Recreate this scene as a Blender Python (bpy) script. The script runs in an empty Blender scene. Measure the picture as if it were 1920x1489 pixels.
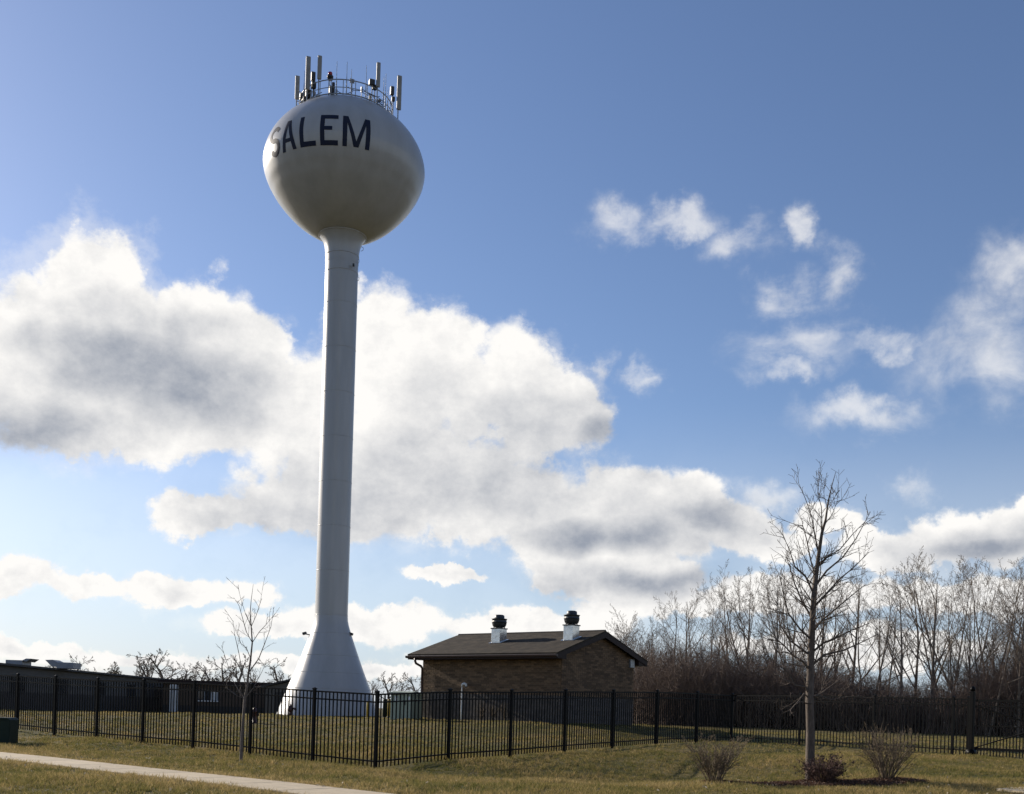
import bpy, bmesh, math, random
import numpy as np
from mathutils import Matrix, Vector

SC = bpy.context.scene
COL = SC.collection
rng = np.random.default_rng(11)
random.seed(11)

# ------------------------------------------------------------------ camera
F, CX, CY, ROLL, EYE = 2100.0, 960.0, 1335.0, 0.03, 1.6      # photo pixels (1920 wide)
cam = bpy.data.cameras.new('camera')
cam.sensor_fit = 'HORIZONTAL'; cam.sensor_width = 36.0
cam.lens = 36.0 * F / 1920.0
cam.shift_y = (CY - 744.5) / 1920.0
cam.clip_start = 0.1; cam.clip_end = 9000
camo = bpy.data.objects.new('camera', cam); COL.objects.link(camo)
camo.matrix_world = Matrix.Translation((0, 0, EYE)) @ Matrix.Rotation(math.radians(90), 4, 'X') @ Matrix.Rotation(ROLL, 4, 'Z')
SC.camera = camo
SC.render.resolution_x, SC.render.resolution_y = 1024, 794
SC.view_settings.view_transform = 'Standard'
SC.view_settings.look = 'None'
SC.view_settings.exposure = 0.3
SC.view_settings.gamma = 1.0
SC.view_settings.use_curve_mapping = False

_R = np.array([math.cos(ROLL), 0, math.sin(ROLL)]); _U = np.array([-math.sin(ROLL), 0, math.cos(ROLL)])
_Y = np.array([0, 1.0, 0]); _E = np.array([0, 0, EYE])
def P(x, y, D):
    """where the sight line through photo pixel (x, y) is D metres out"""
    return _E + D * ((x - CX) / F * _R + (CY - y) / F * _U + _Y)
def proj(p):
    d = np.asarray(p, float) - _E
    return np.array([CX + F * (d @ _R) / d[1], CY - F * (d @ _U) / d[1]])

# ------------------------------------------------------------------ sky, clouds, sun
SUN_AZ, SUN_EL = math.radians(-53), math.radians(21)          # azimuth from +Y, positive to +X
SKY_STRENGTH, CLOUD_STRENGTH, SUN_STRENGTH = 0.097, 0.80, 5.0
sund = np.array([math.sin(SUN_AZ) * math.cos(SUN_EL), math.cos(SUN_AZ) * math.cos(SUN_EL), math.sin(SUN_EL)])
sun = bpy.data.lights.new('sun', 'SUN'); sun.energy = SUN_STRENGTH; sun.angle = math.radians(0.55)
sun.color = (1.0, 0.90, 0.76)
suno = bpy.data.objects.new('sun', sun); COL.objects.link(suno)
suno.rotation_mode = 'QUATERNION'; suno.rotation_quaternion = Vector(sund).to_track_quat('Z', 'Y')
suno.location = (-40, 40, 60)

W = bpy.data.worlds.new('World'); SC.world = W; W.use_nodes = True
W.cycles.sampling_method = 'MANUAL'; W.cycles.sample_map_resolution = 512
NT = W.node_tree; NT.nodes.clear(); N = NT.nodes; LK = NT.links
def nd(t, **kw):
    n = N.new(t)
    for k, v in kw.items(): setattr(n, k, v)
    return n
def sock(x, s):
    if isinstance(x, (int, float, tuple)): s.default_value = x
    else: LK.new(x, s)
def mth(op, a, b=None, c=None, clamp=False):
    n = nd('ShaderNodeMath', operation=op, use_clamp=clamp)
    sock(a, n.inputs[0])
    if b is not None: sock(b, n.inputs[1])
    if c is not None: sock(c, n.inputs[2])
    return n.outputs[0]
def vm(op, a, b=None, c=None):
    n = nd('ShaderNodeVectorMath', operation=op)
    sock(a, n.inputs[0])
    if b is not None: sock(b, n.inputs[1])
    if c is not None: sock(c, n.inputs[2])
    return n.outputs['Value'] if op in ('LENGTH', 'DOT_PRODUCT') else n.outputs[0]
def sstep(x, lo, hi, a=0.0, b=1.0):
    n = nd('ShaderNodeMapRange', interpolation_type='SMOOTHSTEP', clamp=True)
    sock(x, n.inputs[0])
    n.inputs[1].default_value = lo; n.inputs[2].default_value = hi; n.inputs[3].default_value = a; n.inputs[4].default_value = b
    return n.outputs[0]
def noise(vec, scale, detail=6, rough=0.55, lac=2.0, col=False, dist=0.0):
    n = nd('ShaderNodeTexNoise'); sock(vec, n.inputs['Vector'])
    n.inputs['Scale'].default_value = scale; n.inputs['Detail'].default_value = detail
    n.inputs['Roughness'].default_value = rough; n.inputs['Lacunarity'].default_value = lac
    n.inputs['Distortion'].default_value = dist
    return n.outputs['Color'] if col else n.outputs['Fac']

sky = nd('ShaderNodeTexSky', sky_type='NISHITA', sun_disc=False)
sky.sun_elevation = SUN_EL; sky.sun_rotation = SUN_AZ
sky.air_density = 1.0; sky.dust_density = 0.65; sky.ozone_density = 2.6; sky.altitude = 200
tint = nd('ShaderNodeMix', data_type='RGBA', blend_type='MULTIPLY'); tint.inputs[0].default_value = 1.0
LK.new(sky.outputs[0], tint.inputs[6]); tint.inputs[7].default_value = (0.98, 0.975, 1.09, 1)
bg1 = nd('ShaderNodeBackground'); LK.new(tint.outputs[2], bg1.inputs[0]); bg1.inputs[1].default_value = SKY_STRENGTH

dirv = nd('ShaderNodeTexCoord').outputs['Generated']
sep = nd('ShaderNodeSeparateXYZ'); LK.new(dirv, sep.inputs[0])
az = mth('ARCTAN2', sep.outputs[0], sep.outputs[1])
el = mth('ARCSINE', sep.outputs[2])
cmb = nd('ShaderNodeCombineXYZ'); LK.new(az, cmb.inputs[0]); LK.new(el, cmb.inputs[1])
pv = cmb.outputs[0]
def azel(x, y):
    d = P(x, y, 1.0) - _E; d = d / np.linalg.norm(d)
    return math.atan2(d[0], d[1]), math.asin(d[2])
w1 = vm('SUBTRACT', noise(dirv, 7.0, 3, 0.5, col=True), (0.5, 0.5, 0.5))
w2 = vm('SUBTRACT', noise(dirv, 26.0, 6, 0.62, col=True), (0.5, 0.5, 0.5))
warped = vm('ADD', vm('ADD', pv, vm('MULTIPLY', w1, (0.075, 0.05, 0))), vm('MULTIPLY', w2, (0.05, 0.045, 0)))
def field(blobs, vec, k=0.28):
    out = None
    for (x, y, rx, ry) in blobs:
        a, e = azel(x, y); sa = abs(azel(x + rx, y)[0] - azel(x - rx, y)[0]) / 2; se = abs(azel(x, y - ry)[1] - azel(x, y + ry)[1]) / 2
        v = vm('MULTIPLY_ADD', vec, (1 / sa, 1 / se, 0.0), (-a / sa, -e / se, 0.0))
        f = mth('SUBTRACT', 1.0, vm('LENGTH', v))
        out = f if out is None else mth('SMOOTH_MAX', out, f, k)
    return out
THICK = [(-60, 650, 200, 175), (60, 650, 220, 200), (215, 535, 150, 150), (200, 680, 230, 190), (350, 625, 150, 155), (460, 720, 140, 150), (190, 805, 270, 80), (330, 760, 200, 110),
         (690, 695, 130, 170), (810, 690, 155, 145), (930, 745, 165, 140), (1040, 785, 115, 120), (570, 790, 150, 140), (730, 830, 170, 120), (620, 930, 260, 90), (880, 930, 270, 120),
         (420, 960, 170, 48), (1150, 960, 160, 90), (1270, 975, 150, 98), (1385, 1010, 95, 62), (1100, 1010, 190, 80), (1150, 1075, 230, 52),
         (1830, 1010, 180, 68), (1940, 985, 120, 60), (1680, 1035, 150, 46), (1560, 985, 110, 36), (1470, 1030, 120, 36),
         (10, 1075, 130, 48), (170, 1095, 170, 38), (330, 1100, 150, 40), (470, 1112, 110, 38),
         (500, 1175, 170, 30), (700, 1170, 190, 42), (980, 1165, 280, 42), (1250, 1130, 180, 40), (1500, 1120, 280, 46), (1850, 1120, 220, 50),
         (60, 1222, 170, 24), (330, 1243, 220, 22), (830, 1078, 90, 22), (650, 1255, 340, 24), (1050, 1240, 320, 30), (1550, 1210, 420, 40)]
THIN = [(1155, 410, 55, 38), (1260, 415, 110, 32), (1375, 450, 60, 45), (1550, 515, 45, 55), (1495, 430, 32, 40), (1455, 570, 55, 42), (1515, 645, 120, 48),
        (1650, 640, 80, 32), (1500, 695, 70, 26), (1860, 655, 140, 95), (1905, 500, 90, 70), (1625, 785, 110, 36), (1135, 690, 20, 32), (1205, 715, 30, 30), (1715, 905, 42, 34), (1430, 930, 60, 30)]
SOFT = [(940, 850, 300, 170), (1070, 800, 150, 110), (760, 900, 260, 120), (1280, 1000, 220, 80), (1180, 1080, 240, 50), (560, 960, 260, 50), (300, 640, 220, 110), (120, 640, 160, 60), (1850, 1030, 200, 60)]
DARK = [(250, 700, 230, 115), (60, 790, 190, 90), (370, 735, 150, 90), (1100, 810, 80, 50), (1330, 985, 110, 40), (1160, 1000, 160, 38),
        (1230, 1085, 190, 36), (1850, 1030, 150, 30)]
fb = noise(vm('MULTIPLY', dirv, (1.0, 1.0, 1.25)), 15.0, 10, 0.64)
fbs = noise(dirv, 6.5, 4, 0.5)
fT = field(THICK, warped)
fN = field(THIN, vm('ADD', pv, vm('ADD', vm('MULTIPLY', w1, (0.05, 0.04, 0)), vm('MULTIPLY', w2, (0.075, 0.065, 0)))), 0.1)
# the same broken cloud goes on round the rest of the sky
low = sstep(el, 0.02, 0.55, 0.06, -0.30)
outside = sstep(mth('ABSOLUTE', az), 0.47, 0.62, -2.0, 0.0)
fO = mth('ADD', mth('MULTIPLY', mth('SUBTRACT', noise(dirv, 3.2, 6, 0.5), 0.56), 5.0), mth('ADD', low, outside))
fT = mth('MAXIMUM', fT, fO)
nz = mth('SUBTRACT', fb, 0.5)
fbl = noise(vm('MULTIPLY_ADD', dirv, (1.0, 1.0, 1.25), (-0.016, 0.0, 0.020)), 15.0, 10, 0.64)     # the same billows a step nearer the sun
relief = mth('SUBTRACT', fb, fbl)
vo = nd('ShaderNodeTexVoronoi', feature='F1'); vo.inputs['Scale'].default_value = 17.0; vo.inputs['Detail'].default_value = 1.0; vo.inputs['Roughness'].default_value = 0.6
LK.new(vm('ADD', dirv, vm('MULTIPLY', w2, (0.05, 0.05, 0.05))), vo.inputs['Vector'])
puff = mth('SUBTRACT', 0.66, vo.outputs['Distance'])
fib = noise(vm('ADD', vm('MULTIPLY', dirv, (1.0, 1.0, 1.5)), vm('MULTIPLY', w1, (0.12, 0.12, 0.12))), 17.0, 8, 0.58, dist=0.15)
dT = mth('ADD', mth('ADD', fT, mth('MULTIPLY', nz, 0.72)), mth('MULTIPLY', puff, 0.42))
aT = mth('MAXIMUM', sstep(dT, 0.0, 0.27), sstep(mth('ADD', fT, mth('MULTIPLY', nz, 1.6)), -0.02, 0.40, 0.0, 0.34))
aN = mth('MULTIPLY', sstep(fN, -0.75, 0.65), sstep(mth('ADD', fib, mth('MULTIPLY', fN, 0.16)), 0.33, 0.84, 0.0, 0.66))
aH = sstep(el, 0.0, 0.28, 0.60, 0.0)                            # thin pale veil low over the horizon
alpha = mth('SUBTRACT', 1.0, mth('MULTIPLY', mth('SUBTRACT', 1.0, mth('MULTIPLY', aH, mth('SUBTRACT', 1.0, aT))), mth('MULTIPLY', mth('SUBTRACT', 1.0, aT), mth('SUBTRACT', 1.0, aN))))
dk = mth('ADD', field(DARK, vm('ADD', pv, vm('MULTIPLY', w1, (0.09, 0.07, 0))), 0.3), mth('MULTIPLY', mth('SUBTRACT', fbs, 0.5), 1.0))
dk2 = mth('ADD', field(SOFT, vm('ADD', pv, vm('MULTIPLY', w1, (0.13, 0.10, 0))), 0.4), mth('MULTIPLY', mth('SUBTRACT', fbs, 0.5), 1.6))
grey = mth('ADD', mth('ADD', mth('MAXIMUM', sstep(dk, -0.45, 0.9, 0.0, 0.85), sstep(dk2, -0.3, 0.75, 0.0, 0.46)), sstep(dT, 0.35, 1.1, 0.0, 0.16)), mth('MULTIPLY', relief, -1.15), clamp=True)
cm = nd('ShaderNodeMix', data_type='RGBA'); sock(grey, cm.inputs[0])
cm.inputs[6].default_value = (1.02, 1.0, 0.97, 1); cm.inputs[7].default_value = (0.33, 0.365, 0.435, 1)
vl = nd('ShaderNodeMix', data_type='RGBA'); sock(mth('MULTIPLY', sstep(el, 0.0, 0.24, 1.0, 0.0), mth('SUBTRACT', 1.0, mth('MAXIMUM', aT, aN))), vl.inputs[0])
LK.new(cm.outputs[2], vl.inputs[6]); vl.inputs[7].default_value = (0.52, 0.66, 0.86, 1)
bg2 = nd('ShaderNodeBackground'); LK.new(vl.outputs[2], bg2.inputs[0]); bg2.inputs[1].default_value = CLOUD_STRENGTH
mx = nd('ShaderNodeMixShader'); sock(alpha, mx.inputs[0]); LK.new(bg1.outputs[0], mx.inputs[1]); LK.new(bg2.outputs[0], mx.inputs[2])
wo = nd('ShaderNodeOutputWorld'); LK.new(mx.outputs[0], wo.inputs[0])

# ------------------------------------------------------------------ helpers
def tag(o, label=None, cat=None, group=None, kind=None):
    if label: o['label'] = label
    if cat: o['category'] = cat
    if group: o['group'] = group
    if kind: o['kind'] = kind
    return o
def empty(name, loc, label=None, cat=None, group=None, kind=None):
    o = bpy.data.objects.new(name, None); COL.objects.link(o); o.location = [float(v) for v in loc]; o.empty_display_size = 0.3
    return tag(o, label, cat, group, kind)
def link(name, me, parent=None, loc=None):
    o = bpy.data.objects.new(name, me); COL.objects.link(o)
    if parent is not None: o.parent = parent
    if loc is not None: o.location = [float(v) for v in loc]
    return o
class MB:
    """collects faces; build() links them as ONE mesh object, vertices relative to org"""
    def __init__(s): s.v = []; s.f = []
    def add(s, vs, fs):
        n = len(s.v); s.v += [tuple(float(c) for c in v) for v in vs]; s.f += [tuple(i + n for i in f) for f in fs]; return s
    def box(s, c, ax, h):
        """c centre, ax three axis vectors, h half sizes"""
        c = np.asarray(c, float); A = [np.asarray(a, float) * k for a, k in zip(ax, h)]
        vs = [c + i * A[0] + j * A[1] + k * A[2] for i in (-1, 1) for j in (-1, 1) for k in (-1, 1)]
        return s.add(vs, [(0, 1, 3, 2), (4, 6, 7, 5), (0, 4, 5, 1), (2, 3, 7, 6), (0, 2, 6, 4), (1, 5, 7, 3)])
    def abox(s, x0, x1, y0, y1, z0, z1):
        return s.box(((x0 + x1) / 2, (y0 + y1) / 2, (z0 + z1) / 2), np.eye(3), ((x1 - x0) / 2, (y1 - y0) / 2, (z1 - z0) / 2))
    def prism(s, poly, off):
        """poly: planar 3D ring, off: extrusion vector"""
        n = len(poly); off = np.asarray(off, float); q = [np.asarray(p, float) for p in poly]
        vs = q + [p + off for p in q]
        return s.add(vs, [tuple(range(n))[::-1], tuple(range(n, 2 * n))] + [(i, (i + 1) % n, n + (i + 1) % n, n + i) for i in range(n)])
    def lathe(s, prof, c=(0, 0, 0), seg=32, cap=True):
        c = np.asarray(c, float); vs = []; fs = []
        for r, z in prof:
            for k in range(seg):
                t = 2 * math.pi * k / seg; vs.append(c + np.array([r * math.cos(t), r * math.sin(t), z]))
        for i in range(len(prof) - 1):
            for k in range(seg): fs.append((i * seg + k, i * seg + (k + 1) % seg, (i + 1) * seg + (k + 1) % seg, (i + 1) * seg + k))
        if cap: fs += [tuple(range(seg))[::-1], tuple(range((len(prof) - 1) * seg, len(prof) * seg))]
        return s.add(vs, fs)
    def tube(s, pts, rad, seg=6, cap=True):
        pts = [np.asarray(p, float) for p in pts]; rad = rad if hasattr(rad, '__len__') else [rad] * len(pts)
        vs = []; fs = []; up = None
        for i, p in enumerate(pts):
            d = pts[min(i + 1, len(pts) - 1)] - pts[max(i - 1, 0)]; d /= np.linalg.norm(d) + 1e-9
            if up is None: up = np.cross(d, [0.3, 0.9, 0.2]); up /= np.linalg.norm(up)
            up = up - d * (up @ d); up /= np.linalg.norm(up) + 1e-9; b = np.cross(d, up)
            for k in range(seg):
                t = 2 * math.pi * k / seg; vs.append(p + rad[i] * (math.cos(t) * up + math.sin(t) * b))
        for i in range(len(pts) - 1):
            for k in range(seg): fs.append((i * seg + k, i * seg + (k + 1) % seg, (i + 1) * seg + (k + 1) % seg, (i + 1) * seg + k))
        if cap: fs += [tuple(range(seg))[::-1], tuple(range((len(pts) - 1) * seg, len(pts) * seg))]
        return s.add(vs, fs)
    def mesh(s, name, m, smooth=False, org=(0, 0, 0)):
        me = bpy.data.meshes.new(name); o = np.asarray(org, float)
        me.from_pydata([tuple(np.asarray(v) - o) for v in s.v], [], s.f); me.update()
        if m is not None: me.materials.append(m)
        if smooth: me.polygons.foreach_set('use_smooth', [True] * len(me.polygons))
        return me
    def build(s, name, m, parent=None, smooth=False, org=None, bevel=0):
        """vertices are in world space; the parent's own location is taken off"""
        base = np.array(parent_loc(parent))
        o_ = np.asarray(org, float) if org is not None else base
        o = link(name, s.mesh(name, m, smooth, o_), parent, o_ - base if org is not None else None)
        if bevel:
            b = o.modifiers.new('bevel', 'BEVEL'); b.width = bevel; b.segments = 2; b.limit_method = 'ANGLE'
        return o
def parent_loc(p):
    v = np.zeros(3)
    while p is not None: v = v + np.array(p.location); p = p.parent
    return v

def mat(name, c1, c2=None, rough=0.6, scale=4.0, detail=5, metal=0.0, bump=0.0, bscale=30.0, spec=0.5, stretch=(1, 1, 1), rnd=None, lo=0.35, hi=0.65, trans=0.0):
    m = bpy.data.materials.new(name); m.use_nodes = True; nt = m.node_tree; b = nt.nodes['Principled BSDF']
    b.inputs['Roughness'].default_value = rough; b.inputs['Metallic'].default_value = metal; b.inputs['Specular IOR Level'].default_value = spec
    tc = nt.nodes.new('ShaderNodeTexCoord'); mp = nt.nodes.new('ShaderNodeMapping'); mp.inputs['Scale'].default_value = stretch
    nt.links.new(tc.outputs['Object'], mp.inputs[0])
    def nz_(sc, d=5):
        n = nt.nodes.new('ShaderNodeTexNoise'); n.inputs['Scale'].default_value = sc; n.inputs['Detail'].default_value = d; n.inputs['Roughness'].default_value = 0.6
        nt.links.new(mp.outputs[0], n.inputs['Vector']); return n.outputs['Fac']
    c2 = c2 or tuple(v * 0.82 for v in c1)
    mr = nt.nodes.new('ShaderNodeMapRange'); mr.inputs[1].default_value = lo; mr.inputs[2].default_value = hi; nt.links.new(nz_(scale, detail), mr.inputs[0])
    mix = nt.nodes.new('ShaderNodeMix'); mix.data_type = 'RGBA'; nt.links.new(mr.outputs[0], mix.inputs[0])
    mix.inputs[6].default_value = (*c1, 1); mix.inputs[7].default_value = (*c2, 1)
    out = mix.outputs[2]
    if rnd:                                                    # rnd = (source, dark, bright): each piece its own tone
        if rnd[0] == 'island': r = nt.nodes.new('ShaderNodeNewGeometry').outputs['Random Per Island']
        else: r = nt.nodes.new('ShaderNodeObjectInfo').outputs['Random']
        rr = nt.nodes.new('ShaderNodeMapRange'); rr.inputs[3].default_value = rnd[1]; rr.inputs[4].default_value = rnd[2]; nt.links.new(r, rr.inputs[0])
        hs = nt.nodes.new('ShaderNodeHueSaturation'); nt.links.new(out, hs.inputs['Color']); nt.links.new(rr.outputs[0], hs.inputs['Value']); out = hs.outputs[0]
    nt.links.new(out, b.inputs['Base Color'])
    if bump:
        bp = nt.nodes.new('ShaderNodeBump'); bp.inputs['Strength'].default_value = bump; bp.inputs['Distance'].default_value = 0.02
        nt.links.new(nz_(bscale, 6), bp.inputs['Height']); nt.links.new(bp.outputs[0], b.inputs['Normal'])
    if trans:
        tr = nt.nodes.new('ShaderNodeBsdfTranslucent'); nt.links.new(out, tr.inputs[0])
        ms = nt.nodes.new('ShaderNodeMixShader'); ms.inputs[0].default_value = trans
        nt.links.new(b.outputs[0], ms.inputs[1]); nt.links.new(tr.outputs[0], ms.inputs[2]); nt.links.new(ms.outputs[0], nt.nodes['Material Output'].inputs[0])
    return m

M = {}
M['paint'] = mat('tower_paint', (0.40, 0.398, 0.394), (0.35, 0.347, 0.340), 0.36, 1.7, 8, bump=0.14, bscale=3.0, stretch=(1, 1, 0.16))
_b = M['paint'].node_tree.nodes['Principled BSDF']; _b.inputs['Coat Weight'].default_value = 0.35; _b.inputs['Coat Roughness'].default_value = 0.30
M['letter'] = mat('letter_paint', (0.012, 0.018, 0.045), (0.02, 0.024, 0.04), 0.55, 3, spec=0.15)
M['steel'] = mat('galvanised_steel', (0.36, 0.37, 0.38), (0.26, 0.27, 0.28), 0.45, 9, metal=0.6)
M['antenna'] = mat('antenna_plastic', (0.28, 0.27, 0.25), (0.22, 0.21, 0.19), 0.5, 3)
M['blackbox'] = mat('dark_equipment', (0.03, 0.03, 0.032), (0.02, 0.02, 0.02), 0.5, 8)
M['red'] = mat('beacon_red_glass', (0.35, 0.012, 0.012), (0.25, 0.008, 0.008), 0.15, 8)
M['fence'] = mat('black_fence_coating', (0.004, 0.004, 0.0045), (0.006, 0.006, 0.006), 0.42, 6, spec=0.07)
M['concrete'] = mat('sidewalk_concrete', (0.58, 0.475, 0.325), (0.47, 0.385, 0.26), 0.9, 3.0, 8, bump=0.25, bscale=90, rnd=('object', 0.9, 1.06))
M['curb'] = mat('concrete_edge', (0.30, 0.28, 0.24), None, 0.9, 3, bump=0.2, bscale=60)
M['brick'] = mat('brick_face', (0.195, 0.124, 0.068), (0.13, 0.080, 0.045), 0.9, 16, bump=0.3, bscale=120, rnd=('object', 0.5, 1.18))
M['brick_stuff'] = mat('brick_face_wall', (0.195, 0.124, 0.068), (0.13, 0.080, 0.045), 0.9, 16, bump=0.3, bscale=120, rnd=('island', 0.5, 1.18))
M['mortar'] = mat('mortar', (0.17, 0.125, 0.08), (0.13, 0.095, 0.06), 0.95, 9)
M['block'] = mat('split_face_block', (0.115, 0.10, 0.088), (0.08, 0.07, 0.062), 0.95, 9, bump=0.8, bscale=45, rnd=('object', 0.8, 1.15))
M['fascia'] = mat('dark_brown_trim', (0.026, 0.013, 0.011), (0.019, 0.010, 0.009), 0.5, 5, spec=0.2)
M['gutter'] = mat('brown_gutter', (0.050, 0.026, 0.022), (0.038, 0.02, 0.018), 0.38, 5)
M['sheet'] = mat('sheet_metal', (0.66, 0.65, 0.62), (0.5, 0.5, 0.49), 0.27, 3.0, 3, metal=0.9, bump=0.8, bscale=2.2)
M['hood'] = mat('ventilator_hood', (0.032, 0.036, 0.038), (0.024, 0.027, 0.028), 0.42, 5)
M['greenbox'] = mat('transformer_green', (0.34, 0.38, 0.29), (0.29, 0.33, 0.25), 0.5, 3)
M['darkgreen'] = mat('pedestal_green', (0.008, 0.019, 0.013), (0.012, 0.024, 0.017), 0.6, 4, spec=0.2)
M['yellow'] = mat('bollard_yellow', (0.42, 0.31, 0.035), (0.34, 0.24, 0.03), 0.5, 6)
M['white'] = mat('white_paint', (0.72, 0.72, 0.70), (0.60, 0.60, 0.58), 0.5, 3)
M['sticker'] = mat('white_sticker', (0.8, 0.8, 0.78), None, 0.5, 3)
M['wallgrey'] = mat('grey_siding', (0.105, 0.10, 0.092), (0.085, 0.082, 0.075), 0.85, 1.5, stretch=(1, 1, 4))
M['wallbrown'] = mat('brown_siding', (0.105, 0.072, 0.048), (0.08, 0.055, 0.038), 0.85, 2.0, stretch=(1, 1, 4))
M['roofdark'] = mat('dark_roof_edge', (0.030, 0.028, 0.027), (0.022, 0.021, 0.02), 0.7, 4)
M['hvac'] = mat('rooftop_unit_metal', (0.26, 0.27, 0.29), (0.20, 0.21, 0.225), 0.5, 3, metal=0.3)
M['glass'] = mat('window_glass', (0.035, 0.04, 0.045), (0.028, 0.03, 0.035), 0.12, 2)
M['bark'] = mat('bark_grey', (0.135, 0.103, 0.078), (0.07, 0.053, 0.041), 0.85, 22, bump=0.5, bscale=40, stretch=(1, 1, 0.35))
M['bark_far'] = mat('bark_brown', (0.21, 0.168, 0.13), (0.12, 0.095, 0.075), 0.9, 2)
M['bark_sap'] = mat('bark_sapling', (0.15, 0.12, 0.10), (0.09, 0.07, 0.055), 0.8, 20)
M['brush'] = mat('brush_twigs', (0.165, 0.118, 0.092), (0.11, 0.080, 0.064), 0.9, 0.35, rnd=('island', 0.7, 1.3))
M['bushtan'] = mat('shrub_twigs_tan', (0.17, 0.125, 0.075), (0.085, 0.062, 0.042), 0.85, 5, rnd=('island', 0.7, 1.3))
M['bushred'] = mat('shrub_twigs_maroon', (0.11, 0.056, 0.042), (0.065, 0.038, 0.030), 0.85, 5, rnd=('island', 0.7, 1.3))
M['leafdry'] = mat('dry_leaves', (0.115, 0.060, 0.038), (0.060, 0.034, 0.022), 0.8, 6, rnd=('island', 0.6, 1.5), trans=0.3)
M['leafdark'] = mat('dark_oak_leaves', (0.060, 0.052, 0.034), (0.045, 0.042, 0.026), 0.8, 6, rnd=('island', 0.6, 1.4), trans=0.25)
M['mulch'] = mat('bark_mulch', (0.085, 0.045, 0.032), (0.05, 0.028, 0.022), 0.95, 12, bump=1.0, bscale=30)
M['hydrant'] = mat('dark_red_iron', (0.06, 0.018, 0.014), (0.045, 0.014, 0.012), 0.5, 6)
M['litter'] = mat('pale_fallen_leaf', (0.52, 0.45, 0.34), (0.40, 0.33, 0.23), 0.8, 6, rnd=('island', 0.5, 1.3), trans=0.2)

# shingles: rows of tabs in colour and fine relief
def shingle_mat():
    m = bpy.data.materials.new('roof_shingles'); m.use_nodes = True; nt = m.node_tree; b = nt.nodes['Principled BSDF']; b.inputs['Roughness'].default_value = 0.95
    b.inputs['Specular IOR Level'].default_value = 0.2
    tc = nt.nodes.new('ShaderNodeTexCoord')
    br = nt.nodes.new('ShaderNodeTexBrick'); nt.links.new(tc.outputs['UV'], br.inputs['Vector'])
    br.inputs['Scale'].default_value = 1.0; br.inputs['Brick Width'].default_value = 0.32; br.inputs['Row Height'].default_value = 0.145; br.inputs['Mortar Size'].default_value = 0.008
    br.inputs['Color1'].default_value = (0.060, 0.047, 0.033, 1); br.inputs['Color2'].default_value = (0.034, 0.028, 0.021, 1); br.inputs['Mortar'].default_value = (0.03, 0.025, 0.02, 1)
    br.offset = 0.5; br.offset_frequency = 2
    n = nt.nodes.new('ShaderNodeTexNoise'); n.inputs['Scale'].default_value = 2.2; n.inputs['Detail'].default_value = 8; nt.links.new(tc.outputs['UV'], n.inputs['Vector'])
    mr = nt.nodes.new('ShaderNodeMapRange'); mr.inputs[1].default_value = 0.3; mr.inputs[2].default_value = 0.7; mr.inputs[3].default_value = 0.65; mr.inputs[4].default_value = 1.3
    nt.links.new(n.outputs['Fac'], mr.inputs[0])
    hs = nt.nodes.new('ShaderNodeHueSaturation'); nt.links.new(br.outputs['Color'], hs.inputs['Color']); nt.links.new(mr.outputs[0], hs.inputs['Value'])
    nt.links.new(hs.outputs[0], b.inputs['Base Color'])
    bp = nt.nodes.new('ShaderNodeBump'); bp.inputs['Strength'].default_value = 0.5; bp.inputs['Distance'].default_value = 0.01
    nt.links.new(br.outputs['Fac'], bp.inputs['Height']); bp.invert = True; nt.links.new(bp.outputs[0], b.inputs['Normal'])
    return m
M['shingle'] = shingle_mat()

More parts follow.
